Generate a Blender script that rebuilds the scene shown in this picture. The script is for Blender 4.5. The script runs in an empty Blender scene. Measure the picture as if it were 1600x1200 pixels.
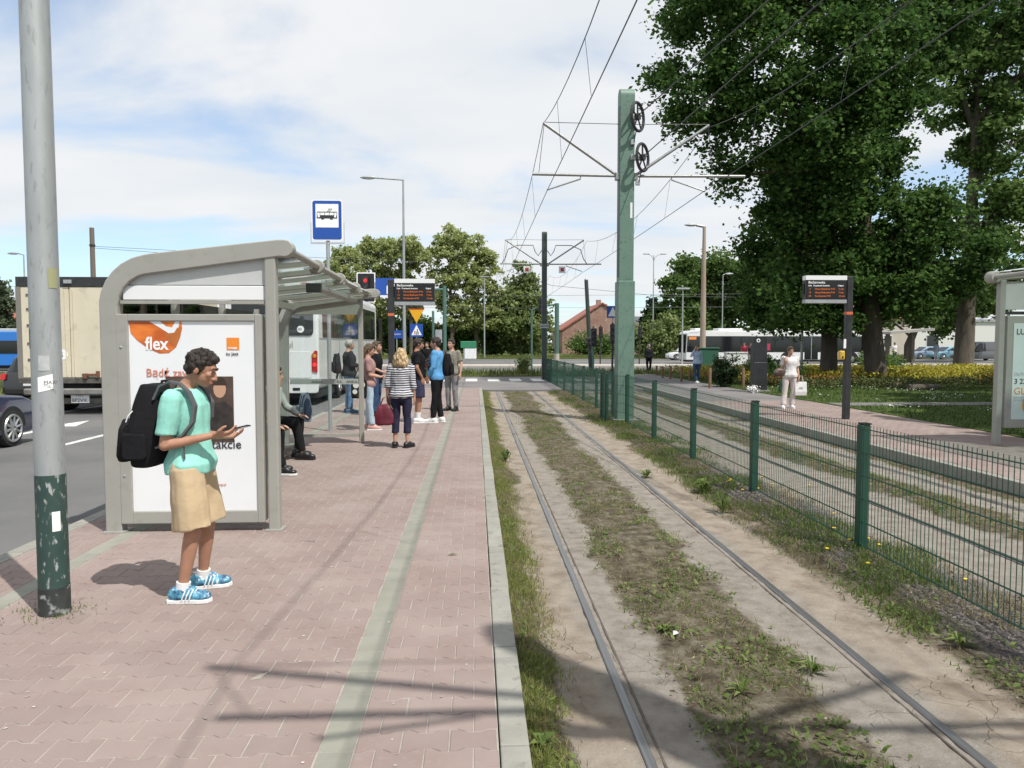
import bpy, bmesh, math, random
import numpy as np
from mathutils import Vector, Matrix, noise as mnoise
R = math.radians
rnd = random.Random(7)
sc = bpy.context.scene
col = sc.collection

# ---------------------------------------------------------------- camera
FPX, CAMH = 1155.0, 1.65
PITCH, YAW = math.atan(63 / FPX), math.atan(56 / FPX)
cd = bpy.data.cameras.new('camera'); cam = bpy.data.objects.new('camera', cd); col.objects.link(cam)
cam.location = (0, 0, CAMH); cam.rotation_euler = (R(90) - PITCH, 0, -YAW)
cd.sensor_width = 36; cd.lens = 36 * FPX / 1600; cd.clip_end = 5000; cd.clip_start = .05
sc.camera = cam

# ---------------------------------------------------------------- sky, sun, exposure
SUN_EL = R(58); SHX, SHY = -.67, .74            # shadows fall to the left and away
sun_dir = Vector((-SHX * math.cos(SUN_EL), -SHY * math.cos(SUN_EL), math.sin(SUN_EL))).normalized()
w = bpy.data.worlds.new('World'); sc.world = w; w.use_nodes = True
nt = w.node_tree; nt.nodes.clear(); N = nt.nodes.new; L = nt.links.new
wo = N('ShaderNodeOutputWorld'); mx = N('ShaderNodeMixShader'); L(mx.outputs[0], wo.inputs[0])
sky = N('ShaderNodeTexSky'); sky.sky_type = 'NISHITA'; sky.sun_disc = False
sky.sun_elevation = SUN_EL; sky.sun_rotation = math.atan2(sun_dir.x, sun_dir.y)
sky.air_density = 1.0; sky.dust_density = .3; sky.ozone_density = .5
b1 = N('ShaderNodeBackground'); b1.inputs[1].default_value = .15; tint = N('ShaderNodeMix'); tint.data_type = 'RGBA'; tint.blend_type = 'MULTIPLY'; tint.inputs[0].default_value = 1; tint.inputs[7].default_value = (.77, .98, 1.12, 1); L(sky.outputs[0], tint.inputs[6]); L(tint.outputs[2], b1.inputs[0]); L(b1.outputs[0], mx.inputs[1])
b2 = N('ShaderNodeBackground'); b2.inputs[1].default_value = .87; L(b2.outputs[0], mx.inputs[2])
tc = N('ShaderNodeTexCoord'); sp = N('ShaderNodeSeparateXYZ'); L(tc.outputs['Generated'], sp.inputs[0])
def M(op, a, b=None, clamp=False):
    n = N('ShaderNodeMath'); n.operation = op; n.use_clamp = clamp
    for i, v in enumerate((a, b)):
        if v is None: continue
        if isinstance(v, (int, float)): n.inputs[i].default_value = v
        else: L(v, n.inputs[i])
    return n.outputs[0]
den = M('ADD', M('MAXIMUM', sp.outputs[2], 0.0), .16)          # cloud deck seen in perspective
cv = N('ShaderNodeCombineXYZ'); L(M('DIVIDE', sp.outputs[0], den), cv.inputs[0]); L(M('DIVIDE', sp.outputs[1], den), cv.inputs[1])
mp = N('ShaderNodeMapping'); L(cv.outputs[0], mp.inputs[0])
mp.inputs['Rotation'].default_value = (0, 0, R(20)); mp.inputs['Scale'].default_value = (.62, 1.0, 1); mp.inputs['Location'].default_value = (21.0, 1.0, 0)
nz = N('ShaderNodeTexNoise'); L(mp.outputs[0], nz.inputs['Vector']); nz.inputs['Scale'].default_value = 1.15; nz.inputs['Detail'].default_value = 9; nz.inputs['Roughness'].default_value = .52; nz.inputs['Distortion'].default_value = .35
cr = N('ShaderNodeValToRGB'); L(nz.outputs[0], cr.inputs[0]); cr.color_ramp.elements[0].position = .36; cr.color_ramp.elements[1].position = .53
cr.color_ramp.interpolation = 'EASE'
L(M('ADD', M('MULTIPLY', cr.outputs[0], .60), .38), mx.inputs[0])
nz2 = N('ShaderNodeTexNoise'); L(mp.outputs[0], nz2.inputs['Vector']); nz2.inputs['Scale'].default_value = 2.1; nz2.inputs['Detail'].default_value = 6
cr2 = N('ShaderNodeValToRGB'); L(nz2.outputs[0], cr2.inputs[0])
cr2.color_ramp.elements[0].position = .35; cr2.color_ramp.elements[0].color = (.85, .895, .94, 1)
cr2.color_ramp.elements[1].position = .62; cr2.color_ramp.elements[1].color = (.95, .965, .98, 1)
L(cr2.outputs[0], b2.inputs[0])
sl = bpy.data.lights.new('sun', 'SUN'); sl.energy = 4.6; sl.angle = R(.55); sl.color = (1, .96, .89)
so = bpy.data.objects.new('sun', sl); col.objects.link(so); so.rotation_euler = (-sun_dir).to_track_quat('-Z', 'Y').to_euler()
vs = sc.view_settings; vs.view_transform = 'Standard'; vs.look = 'None'; vs.gamma = 1; vs.use_curve_mapping = False
vs.exposure = 0.12

# ---------------------------------------------------------------- pixel -> place (1600 x 1200 photo); distance always given
def ray(px, py):
    x = (px - 800) / FPX; y = -(py - 600) / FPX
    f = math.cos(PITCH) + y * math.sin(PITCH); u = -math.sin(PITCH) + y * math.cos(PITCH)
    return Vector((x * math.cos(YAW) + f * math.sin(YAW), -x * math.sin(YAW) + f * math.cos(YAW), u))
def AT(px, py, d):
    r = ray(px, py); t = d / r.y
    return Vector((r.x * t, d, CAMH + r.z * t))
def G(px, py, z=0.0):
    r = ray(px, py); t = (z - CAMH) / r.z
    return Vector((r.x * t, r.y * t, z))

# ---------------------------------------------------------------- materials
MATS = {}
def mat(name, c, rough=.6, metal=0, c2=None, scale=6, detail=4, bump=0, bscale=None, spec=.5, coords='Object', vary=0, lo=.35, hi=.65, stretch=None, c3=None, s3=40, trans=0, coat=0, emit=0):
    """procedural Principled: base colour c to c2 by noise, third colour c3 as small specks, random tint per piece, noise bump"""
    if name in MATS: return MATS[name]
    m = bpy.data.materials.new(name); m.use_nodes = True; t = m.node_tree; n = t.nodes; l = t.links
    p = n['Principled BSDF']; p.inputs['Roughness'].default_value = rough; p.inputs['Metallic'].default_value = metal
    p.inputs['Specular IOR Level'].default_value = spec; p.inputs['Coat Weight'].default_value = coat
    c = tuple(c) + (1,)
    tcn = n.new('ShaderNodeTexCoord'); src = tcn.outputs[coords if coords != 'World' else 'Object']
    if coords == 'World':
        src = n.new('ShaderNodeNewGeometry').outputs['Position']
    if stretch:
        mpn = n.new('ShaderNodeMapping'); mpn.inputs['Scale'].default_value = stretch; l.new(src, mpn.inputs[0]); src = mpn.outputs[0]
    out = None
    if c2 is not None:
        z = n.new('ShaderNodeTexNoise'); z.inputs['Scale'].default_value = scale; z.inputs['Detail'].default_value = detail; z.inputs['Roughness'].default_value = .6; l.new(src, z.inputs['Vector'])
        r = n.new('ShaderNodeValToRGB'); r.color_ramp.elements[0].position = lo; r.color_ramp.elements[1].position = hi
        r.color_ramp.elements[0].color = c; r.color_ramp.elements[1].color = tuple(c2) + (1,); l.new(z.outputs[0], r.inputs[0]); out = r.outputs[0]
    if c3 is not None:
        z = n.new('ShaderNodeTexNoise'); z.inputs['Scale'].default_value = s3; z.inputs['Detail'].default_value = 3; l.new(src, z.inputs['Vector'])
        r = n.new('ShaderNodeMapRange'); r.inputs[1].default_value = .58; r.inputs[2].default_value = .68; l.new(z.outputs[0], r.inputs[0])
        k = n.new('ShaderNodeMix'); k.data_type = 'RGBA'; l.new(r.outputs[0], k.inputs[0]); k.inputs[7].default_value = tuple(c3) + (1,)
        if out: l.new(out, k.inputs[6])
        else: k.inputs[6].default_value = c
        out = k.outputs[2]
    if vary:
        g = n.new('ShaderNodeNewGeometry'); oi = n.new('ShaderNodeObjectInfo')
        a = n.new('ShaderNodeMath'); a.operation = 'ADD'; l.new(g.outputs['Random Per Island'], a.inputs[0]); l.new(oi.outputs['Random'], a.inputs[1])
        f = n.new('ShaderNodeMath'); f.operation = 'FRACT'; l.new(a.outputs[0], f.inputs[0])
        r = n.new('ShaderNodeMapRange'); r.inputs[3].default_value = 1 - vary; r.inputs[4].default_value = 1 + vary; l.new(f.outputs[0], r.inputs[0])
        h = n.new('ShaderNodeHueSaturation')
        if out: l.new(out, h.inputs['Color'])
        else: h.inputs['Color'].default_value = c
        l.new(r.outputs[0], h.inputs['Value']); out = h.outputs[0]
    if out: l.new(out, p.inputs['Base Color'])
    else: p.inputs['Base Color'].default_value = c
    if bump:
        z = n.new('ShaderNodeTexNoise'); z.inputs['Scale'].default_value = bscale or scale * 4; z.inputs['Detail'].default_value = 5; l.new(src, z.inputs['Vector'])
        b = n.new('ShaderNodeBump'); b.inputs['Strength'].default_value = bump; b.inputs['Distance'].default_value = .01; l.new(z.outputs[0], b.inputs['Height']); l.new(b.outputs[0], p.inputs['Normal'])
    if trans:
        tr = n.new('ShaderNodeBsdfTranslucent'); ms = n.new('ShaderNodeMixShader'); ms.inputs[0].default_value = trans
        if out: l.new(out, tr.inputs[0])
        else: tr.inputs[0].default_value = c
        l.new(p.outputs[0], ms.inputs[1]); l.new(tr.outputs[0], ms.inputs[2]); l.new(ms.outputs[0], n['Material Output'].inputs[0])
    if emit:
        p.inputs['Emission Color'].default_value = c; p.inputs['Emission Strength'].default_value = emit
    MATS[name] = m; return m
def leafmat(name, c, c2, vary=.35, trans=.3, rough=.5):
    """leaf: two greens mixed at random per leaf, light shining through"""
    if name in MATS: return MATS[name]
    m = bpy.data.materials.new(name); m.use_nodes = True; t = m.node_tree; n = t.nodes; l = t.links
    p = n['Principled BSDF']; p.inputs['Roughness'].default_value = .62; p.inputs['Specular IOR Level'].default_value = .18
    g = n.new('ShaderNodeNewGeometry'); r = n.new('ShaderNodeValToRGB'); l.new(g.outputs['Random Per Island'], r.inputs[0])
    r.color_ramp.elements[0].color = tuple(x * (1 - vary) for x in c) + (1,); r.color_ramp.elements[1].color = tuple(c2) + (1,)
    e = r.color_ramp.elements.new(.5); e.color = tuple(c) + (1,)
    l.new(r.outputs[0], p.inputs['Base Color'])
    tr = n.new('ShaderNodeBsdfTranslucent'); l.new(r.outputs[0], tr.inputs[0]); ms = n.new('ShaderNodeMixShader'); ms.inputs[0].default_value = trans
    l.new(p.outputs[0], ms.inputs[1]); l.new(tr.outputs[0], ms.inputs[2]); l.new(ms.outputs[0], n['Material Output'].inputs[0])
    MATS[name] = m; return m
def glassmat(name, tint=(.9, .95, .94), t=.12, rough=.02):
    if name in MATS: return MATS[name]
    m = bpy.data.materials.new(name); m.use_nodes = True; tr = m.node_tree; n = tr.nodes; l = tr.links
    n.remove(n['Principled BSDF'])
    a = n.new('ShaderNodeBsdfTransparent'); a.inputs[0].default_value = tuple(tint) + (1,)
    g = n.new('ShaderNodeBsdfGlossy'); g.inputs['Roughness'].default_value = rough; g.inputs[0].default_value = (1, 1, 1, 1)
    f = n.new('ShaderNodeFresnel'); f.inputs[0].default_value = 1.45
    k = n.new('ShaderNodeMath'); k.operation = 'ADD'; k.use_clamp = True; l.new(f.outputs[0], k.inputs[0]); k.inputs[1].default_value = t
    x = n.new('ShaderNodeMixShader'); l.new(k.outputs[0], x.inputs[0]); l.new(a.outputs[0], x.inputs[1]); l.new(g.outputs[0], x.inputs[2]); l.new(x.outputs[0], n['Material Output'].inputs[0])
    MATS[name] = m; return m
def stripemat(name, a, b, period, frac=.5, axis=2, rough=.85):
    """cloth woven in stripes"""
    if name in MATS: return MATS[name]
    m = bpy.data.materials.new(name); m.use_nodes = True; t = m.node_tree; n = t.nodes; l = t.links
    p = n['Principled BSDF']; p.inputs['Roughness'].default_value = rough; p.inputs['Specular IOR Level'].default_value = .2
    tcn = n.new('ShaderNodeTexCoord'); s = n.new('ShaderNodeSeparateXYZ'); l.new(tcn.outputs['Object'], s.inputs[0])
    z = n.new('ShaderNodeTexNoise'); z.inputs['Scale'].default_value = 4; l.new(tcn.outputs['Object'], z.inputs['Vector'])
    w_ = n.new('ShaderNodeMath'); w_.operation = 'MULTIPLY_ADD'; l.new(z.outputs[0], w_.inputs[0]); w_.inputs[1].default_value = .05; l.new(s.outputs[axis], w_.inputs[2])
    d = n.new('ShaderNodeMath'); d.operation = 'DIVIDE'; l.new(w_.outputs[0], d.inputs[0]); d.inputs[1].default_value = period
    f = n.new('ShaderNodeMath'); f.operation = 'FRACT'; l.new(d.outputs[0], f.inputs[0])
    g = n.new('ShaderNodeMath'); g.operation = 'GREATER_THAN'; l.new(f.outputs[0], g.inputs[0]); g.inputs[1].default_value = frac
    k = n.new('ShaderNodeMix'); k.data_type = 'RGBA'; l.new(g.outputs[0], k.inputs[0]); k.inputs[6].default_value = tuple(a) + (1,); k.inputs[7].default_value = tuple(b) + (1,)
    l.new(k.outputs[2], p.inputs['Base Color']); MATS[name] = m; return m

# ---------------------------------------------------------------- mesh helpers
class MB:
    """collects shapes into one mesh"""
    def __init__(s): s.v = []; s.f = []
    def add(s, vs, fs):
        o = len(s.v); s.v += [tuple(v) for v in vs]; s.f += [tuple(i + o for i in f) for f in fs]; return s
    def box(s, c, d, rot=None):
        x, y, z = (k / 2 for k in d); c = Vector(c)
        vs = [Vector((sx * x, sy * y, sz * z)) for sz in (-1, 1) for sy in (-1, 1) for sx in (-1, 1)]
        if rot is not None: vs = [rot @ v for v in vs]
        return s.add([v + c for v in vs], [(0, 2, 3, 1), (4, 5, 7, 6), (0, 1, 5, 4), (2, 6, 7, 3), (0, 4, 6, 2), (1, 3, 7, 5)])
    def bx(s, x0, x1, y0, y1, z0, z1): return s.box(((x0 + x1) / 2, (y0 + y1) / 2, (z0 + z1) / 2), (x1 - x0, y1 - y0, z1 - z0))
    def tube(s, pts, r, n=8, caps=True, squash=None):
        pts = [Vector(p) for p in pts]
        if not hasattr(r, '__len__'): r = [r] * len(pts)
        rings = []; ref = None
        for i, p in enumerate(pts):
            d = (pts[min(i + 1, len(pts) - 1)] - pts[max(i - 1, 0)]).normalized()
            if ref is None: ref = Vector((0, 0, 1)) if abs(d.z) < .9 else Vector((1, 0, 0))
            a = d.cross(ref).normalized(); b = a.cross(d).normalized(); ref = b
            rings.append([p + (a * math.cos(2 * math.pi * k / n) + b * math.sin(2 * math.pi * k / n) * (squash or 1)) * r[i] for k in range(n)])
        return s.loft(rings, caps)
    def loft(s, rings, caps=True, closed=True):
        n = len(rings[0]); vs = [v for r in rings for v in r]; fs = []
        for i in range(len(rings) - 1):
            for k in range(n if closed else n - 1):
                a = i * n + k; b = i * n + (k + 1) % n; fs.append((a, b, b + n, a + n))
        if caps: fs.append(tuple(range(n))[::-1]); fs.append(tuple(range((len(rings) - 1) * n, len(rings) * n)))
        return s.add(vs, fs)
    def prism(s, pts, fn, d0, d1):
        """pts: 2D outline, fn(u, v, d) -> 3D"""
        n = len(pts); vs = [fn(u, v, d0) for u, v in pts] + [fn(u, v, d1) for u, v in pts]
        return s.add(vs, [tuple(range(n))[::-1], tuple(range(n, 2 * n))] + [(k, (k + 1) % n, (k + 1) % n + n, k + n) for k in range(n)])
    def lathe(s, prof, n=16, c=(0, 0, 0), axis='z'):
        rings = []
        for r, h in prof:
            ring = []
            for k in range(n):
                a = 2 * math.pi * k / n; x, y = r * math.cos(a), r * math.sin(a)
                v = (x, y, h) if axis == 'z' else ((h, x, y) if axis == 'x' else (y, h, x))
                ring.append(Vector(v) + Vector(c))
            rings.append(ring)
        return s.loft(rings)
    def sph(s, c, r, n=12, m=8):
        if not hasattr(r, '__len__'): r = (r, r, r)
        rings = [[(c[0] + r[0] * math.sin(t) * math.cos(2 * math.pi * k / n), c[1] + r[1] * math.sin(t) * math.sin(2 * math.pi * k / n), c[2] - r[2] * math.cos(t)) for k in range(n)] for t in [math.pi * (i + .02 * (1 if i == 0 else -1 if i == m else 0)) / m for i in range(m + 1)]]
        return s.loft(rings)
    def xf(s, mtx):
        s.v = [tuple(mtx @ Vector(v)) for v in s.v]; return s
    def mesh(s, name='mesh'):
        me = bpy.data.meshes.new(name); me.from_pydata(s.v, [], s.f); me.update(); return me

def npmesh(name, verts, faces_n, smooth=False):
    """fast mesh from numpy: verts (n,3); faces all of faces_n corners, in order"""
    me = bpy.data.meshes.new(name); nv = len(verts); nf = nv // faces_n
    me.vertices.add(nv); me.vertices.foreach_set('co', np.asarray(verts, np.float32).ravel())
    me.loops.add(nv); me.loops.foreach_set('vertex_index', np.arange(nv, dtype=np.int32))
    me.polygons.add(nf); me.polygons.foreach_set('loop_start', np.arange(0, nv, faces_n, dtype=np.int32)); me.polygons.foreach_set('loop_total', np.full(nf, faces_n, np.int32))
    if smooth: me.polygons.foreach_set('use_smooth', np.ones(nf, bool))
    me.update(calc_edges=True); return me

def tag(o, label=None, cat=None, group=None, kind=None):
    if label: o['label'] = label
    if cat: o['category'] = cat
    if group: o['group'] = group
    if kind: o['kind'] = kind
    return o
def thing(name, label, cat, loc=(0, 0, 0), rz=0, group=None):
    o = bpy.data.objects.new(name, None); col.objects.link(o); o.empty_display_size = .1
    o.location = loc; o.rotation_euler = (0, 0, rz); return tag(o, label, cat, group)
def ob(name, mb, m, parent=None, bevel=0, smooth=0, seg=1, loc=None, rz=0):
    """links one mesh object; bevel rounds its sharp edges; smooth = auto-smooth angle in degrees"""
    me = mb.mesh(name) if isinstance(mb, MB) else mb
    if bevel or smooth:
        bm = bmesh.new(); bm.from_mesh(me)
        if isinstance(mb, MB): bmesh.ops.recalc_face_normals(bm, faces=bm.faces)
        if bevel:
            es = [e for e in bm.edges if len(e.link_faces) == 2 and e.calc_face_angle(0) > R(28)]
            bmesh.ops.bevel(bm, geom=es, offset=bevel, segments=seg, profile=.5, affect='EDGES', clamp_overlap=True)
        if smooth:
            for f in bm.faces: f.smooth = True
            for e in bm.edges: e.smooth = len(e.link_faces) == 2 and e.calc_face_angle(0) < R(smooth)
        bm.to_mesh(me); bm.free()
    if m is not None and not me.materials: me.materials.append(m)
    o = bpy.data.objects.new(name, me); col.objects.link(o)
    if parent: o.parent = parent
    if loc is not None: o.location = loc
    if rz: o.rotation_euler = (0, 0, rz)
    return o
def dup(root, loc=None, rz=None, label=None):
    """a copy of a thing with its parts and sub-parts"""
    r = root.copy(); col.objects.link(r)
    if loc is not None: r.location = loc
    if rz is not None: r.rotation_euler = (0, 0, rz)
    if label: r['label'] = label
    for ch in list(root.children):
        c = ch.copy(); col.objects.link(c); c.parent = r
        for g in list(ch.children):
            d = g.copy(); col.objects.link(d); d.parent = c
    return r
SCR = bpy.data.scenes.new('workbench'); SVL = SCR.view_layers[0]      # meshes are evaluated here, away from the growing scene
def baked(t):
    SVL.update(); dg = SVL.depsgraph; me = bpy.data.meshes.new_from_object(t.evaluated_get(dg)); d = t.data; bpy.data.objects.remove(t)
    return me
def text(name, s, size, m, parent, loc, rot=(R(90), 0, 0), align='LEFT', bold=0, squeeze=1, depth=.0006):
    cu = bpy.data.curves.new('lettering', 'FONT'); cu.body = s; cu.size = size; cu.align_x = align; cu.extrude = depth; cu.offset = bold; cu.resolution_u = 3; cu.space_character = 1
    t = bpy.data.objects.new('lettering', cu); SCR.collection.objects.link(t); me = baked(t)
    me.materials.clear(); me.materials.append(m)
    o = bpy.data.objects.new(name, me); col.objects.link(o); o.parent = parent; o.location = loc; o.rotation_euler = rot; o.scale = (squeeze, 1, 1); return o
def organic(mb, voxel, smooth=4, fold=0, fscale=9, seed=0):
    """fuses overlapping closed shapes into one continuous smooth skin"""
    me = mb.mesh('skin'); bm = bmesh.new(); bm.from_mesh(me); bmesh.ops.recalc_face_normals(bm, faces=bm.faces); bm.to_mesh(me); bm.free()
    t = bpy.data.objects.new('skin', me); SCR.collection.objects.link(t)
    r = t.modifiers.new('r', 'REMESH'); r.mode = 'VOXEL'; r.voxel_size = voxel; r.use_smooth_shade = True
    s = t.modifiers.new('s', 'SMOOTH'); s.factor = .5; s.iterations = smooth
    out = baked(t)
    if fold:
        off = Vector((seed * 3.1, seed * 1.7, seed))
        n_ = len(out.vertices); co = np.empty(n_ * 3, np.float32); no = np.empty(n_ * 3, np.float32); out.vertices.foreach_get('co', co); out.vertex_normals.foreach_get('vector', no)
        k = np.array([mnoise.noise(Vector((x * fscale, y * fscale, z * fscale * .55)) + off) for x, y, z in co.reshape(-1, 3).tolist()], np.float32)
        out.vertices.foreach_set('co', (co.reshape(-1, 3) + no.reshape(-1, 3) * (fold * k)[:, None]).ravel())
    out.polygons.foreach_set('use_smooth', np.ones(len(out.polygons), bool)); out.update()
    return out
def arc(cx, cy, r, a0, a1, n): return [(cx + r * math.cos(R(a0 + (a1 - a0) * i / n)), cy + r * math.sin(R(a0 + (a1 - a0) * i / n))) for i in range(n + 1)]
def rrect(x0, x1, y0, y1, r, n=4):
    return arc(x1 - r, y0 + r, r, -90, 0, n) + arc(x1 - r, y1 - r, r, 0, 90, n) + arc(x0 + r, y1 - r, r, 90, 180, n) + arc(x0 + r, y0 + r, r, 180, 270, n)
XZ = lambda u, v, d: (u, d, v)     # outline in the x-z plane, depth along y
YZ = lambda u, v, d: (d, u, v)     # outline in the y-z plane, depth along x
XY = lambda u, v, d: (u, v, d)
# ================================================================ SETTING
def vn(x, y, s, seed=0, oct=4):
    """value noise 0..1 on numpy arrays"""
    x = np.asarray(x, float) * s; y = np.asarray(y, float) * s; out = 0; amp = 1; tot = 0
    def h(i, j):
        n = np.sin(i * 127.1 + j * 311.7 + seed * 74.7) * 43758.5453
        return n - np.floor(n)
    for _ in range(oct):
        xi = np.floor(x); yi = np.floor(y); fx = x - xi; fy = y - yi; fx = fx * fx * (3 - 2 * fx); fy = fy * fy * (3 - 2 * fy)
        out = out + amp * ((h(xi, yi) * (1 - fx) + h(xi + 1, yi) * fx) * (1 - fy) + (h(xi, yi + 1) * (1 - fx) + h(xi + 1, yi + 1) * fx) * fy)
        tot += amp; amp *= .5; x = x * 2.03 + 5.2; y = y * 2.03 + 1.3
    return out / tot
def sm(a, b, x): t = np.clip((np.asarray(x, float) - a) / (b - a), 0, 1); return t * t * (3 - 2 * t)
rng = np.random.default_rng(11)

m_grassg = mat('grass_ground', (.075, .105, .03), .95, c2=(.13, .14, .055), scale=.35, detail=8, bump=.6, bscale=9, coords='World', spec=.1)
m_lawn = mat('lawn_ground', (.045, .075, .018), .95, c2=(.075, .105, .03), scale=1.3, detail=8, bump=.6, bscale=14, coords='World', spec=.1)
m_asph = mat('asphalt', (.105, .105, .108), .92, c2=(.15, .148, .145), scale=.5, detail=9, bump=.35, bscale=90, coords='World', c3=(.2, .2, .195), s3=150, spec=.3)
m_asph2 = mat('path_asphalt', (.15, .14, .14), .92, c2=(.2, .19, .185), scale=.6, detail=9, bump=.3, bscale=80, coords='World', spec=.3)
m_white = mat('road_paint', (.72, .72, .7), .7, c2=(.5, .5, .48), scale=5, coords='World', c3=(.3, .3, .29), s3=14)
m_conc = mat('concrete', (.235, .23, .2), .9, c2=(.29, .28, .25), scale=4, detail=8, bump=.3, bscale=70, coords='World', vary=.07, c3=(.2, .195, .17), s3=12)
m_sand = mat('joint_sand', (.36, .33, .285), .95, c2=(.28, .25, .22), scale=9, coords='World', bump=.3)
m_pav = mat('red_paver', (.236, .178, .160), .88, c2=(.285, .23, .21), scale=1.1, detail=9, bump=.25, bscale=160, coords='World', vary=.055, c3=(.265, .215, .195), s3=30, spec=.3)
m_pavg = mat('grey_paver', (.225, .223, .187), .9, c2=(.27, .265, .225), scale=5, detail=8, bump=.25, bscale=150, coords='World', vary=.05, spec=.3)
m_pale = mat('pale_slabs', (.36, .33, .29), .9, c2=(.43, .395, .35), scale=2, coords='World', detail=6)

def sheet(name, x0, x1, y0, y1, z, m, z0=None, parent=None):
    o = ob(name, MB().bx(x0, x1, y0, y1, (z - .06) if z0 is None else z0, z), m, parent)
    return o if parent else tag(o, kind='structure')
# ground to the horizon
g = ob('ground', MB().add([(-2500, -300, -.3), (2500, -300, -.3), (2500, 3000, -.3), (-2500, 3000, -.3)], [(0, 1, 2, 3)]), m_grassg); tag(g, kind='structure')
road = sheet('road', -14.2, -3.72, -30, 43.2, -.12, m_asph, -.4)
croad = sheet('road', -160, 160, 43.3, 86, -.14, m_asph, -.4)
walk = sheet('walkway', -3.5, 10.5, 27.9, 39, -.09, m_asph2, -.4)
sheet('path', 6.6, 9.6, 21, 39, -.012, m_asph2, -.4)
sheet('verge', -60, -14.35, -30, 43.2, -.05, m_grassg, -.4)
sheet('verge', -3.4, 40, 39.1, 43.2, -.03, m_grassg, -.4)
sheet('verge', -160, 160, 86.2, 260, -.02, m_grassg, -.4)
sheet('traffic_island', -160, 160, 56, 60.5, -.02, m_pale, -.4)
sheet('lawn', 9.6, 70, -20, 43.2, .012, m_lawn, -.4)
pth = sheet('path', 9.66, 60, 19.0, 19.9, .022, m_asph2, -.05)
sheet('pavement', 6.6, 19, 39.05, 43.0, .0, m_pale, -.4)
# painted marks on the roads
def mark(outl, z=-.116, parent=None):
    return ob('road_marking', MB().prism(outl, XY, z - .003, z), m_white, parent)
RD = road
for y0 in range(-6, 42, 6):
    mark([(-7.28, y0 + .6), (-7.14, y0 + .6), (-7.14, y0 + 4.4), (-7.28, y0 + 4.4)], parent=RD)
mark([(-10.75, -20), (-10.62, -20), (-10.62, 42), (-10.75, 42)], parent=RD)
for ax, ay in ((-8.9, 14.2), (-8.9, 21.5), (-5.4, 17.5)):
    mark([(ax - .08, ay), (ax + .08, ay), (ax + .08, ay + 2), (ax + .32, ay + 2), (ax, ay + 3.2), (ax - .32, ay + 2), (ax - .08, ay + 2)], parent=RD)
for i in range(9):
    mark([(-2.6 + i * 1.05, 34.2), (-2.05 + i * 1.05, 34.2), (-2.05 + i * 1.05, 36.6), (-2.6 + i * 1.05, 36.6)], z=-.084, parent=walk)
mark([(-60, 49.1), (60, 49.1), (60, 49.3), (-60, 49.3)], z=-.136, parent=croad)
mark([(-60, 73), (60, 73), (60, 73.2), (-60, 73.2)], z=-.136, parent=croad)

# ---------------------------------------------------------------- platforms of shaped blocks
PL, PP, PA = .2, .1475, .0105
def block_outline(cx, cy, g=.0028):
    l, h, a = PL / 2 - g, PP / 2 - .0025, PA
    top = [(-l, h + a), (-.067, h + a), (-.033, h - a), (.033, h - a), (.067, h + a), (l, h + a)]
    return ([(cx - u, cy - v) for u, v in top] + [(cx + u, cy + v) for u, v in top])[::-1]
def clipx(poly, x0, x1):
    for lim, sgn in ((x0, 1), (x1, -1)):
        out = []
        for i, p in enumerate(poly):
            q = poly[(i + 1) % len(poly)]; pi = (p[0] - lim) * sgn >= 0; qi = (q[0] - lim) * sgn >= 0
            if pi: out.append(p)
            if pi != qi: t = (lim - p[0]) / (q[0] - p[0]); out.append((lim, p[1] + t * (q[1] - p[1])))
        poly = out
        if len(poly) < 3: return []
    return poly
def block(mb, poly, z, tilt=(0, 0), ch=.0035, h=.016):
    cx = sum(p[0] for p in poly) / len(poly); cy = sum(p[1] for p in poly) / len(poly); n = len(poly)
    zz = lambda p: z + (p[0] - cx) * tilt[0] + (p[1] - cy) * tilt[1]
    def ins(p):
        dx, dy = cx - p[0], cy - p[1]; d = math.hypot(dx, dy) or 1; return (p[0] + dx / d * ch * 1.2, p[1] + dy / d * ch * 1.2)
    a = [ins(p) + (zz(p),) for p in poly]; b = [p + (zz(p) - ch,) for p in poly]; c = [p + (z - h,) for p in poly]
    fs = [tuple(range(n))] + [(k, k + n, (k + 1) % n + n, (k + 1) % n) for k in range(n)]
    if h: mb.add(a + b + c, fs + [(k + n, k + 2 * n, (k + 1) % n + 2 * n, (k + 1) % n + n) for k in range(n)])
    else: mb.add(a + b, fs)
def inview(x, y):
    if y < 2.6: return False
    px = 744 + FPX * (x / y); return -60 < px < 1660
def blocks_zone(x0, x1, y0, y1, skip=None, shift=0.0):
    out = []; r = 0; y = y0 + PP / 2
    while y < y1:
        x = math.floor(x0 / PL) * PL + (PL / 2 if r % 2 else 0) - PL + shift
        while x < x1 + PL:
            whole = x - PL / 2 >= x0 - .0005 and x + PL / 2 <= x1 + .0005
            if whole: out.append((x, y, None))
            elif x + PL / 2 > x0 + .02 and x - PL / 2 < x1 - .02:
                p = clipx(block_outline(x, y), x0, x1)
                if p: out.append((x, y, p))
            x += PL
        y += PP; r += 1
    return [b for b in out if not (skip and skip(b[0], b[1]))]
KX0, KX1 = .09, .215
plat = sheet('platform', -3.57, KX0 - .001, -5, 27.8, -.0034, m_sand, -.4)
zone = blocks_zone(-.497, KX0 - .004, -4, 27.75, shift=.085) + blocks_zone(-2.95, -.647, -4, 27.75, shift=.053) + blocks_zone(-3.56, -3.1, -4, 27.75, shift=.04)
zone.sort(key=lambda b: (0 if inview(b[0], b[1]) and b[1] > 2.75 else 1, math.hypot(b[0], b[1])))
proto = MB(); block(proto, block_outline(0, 0), 0); pme = proto.mesh('paving_block'); pme.materials.append(m_pav)
rest = MB(); cnt = 0
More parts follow.
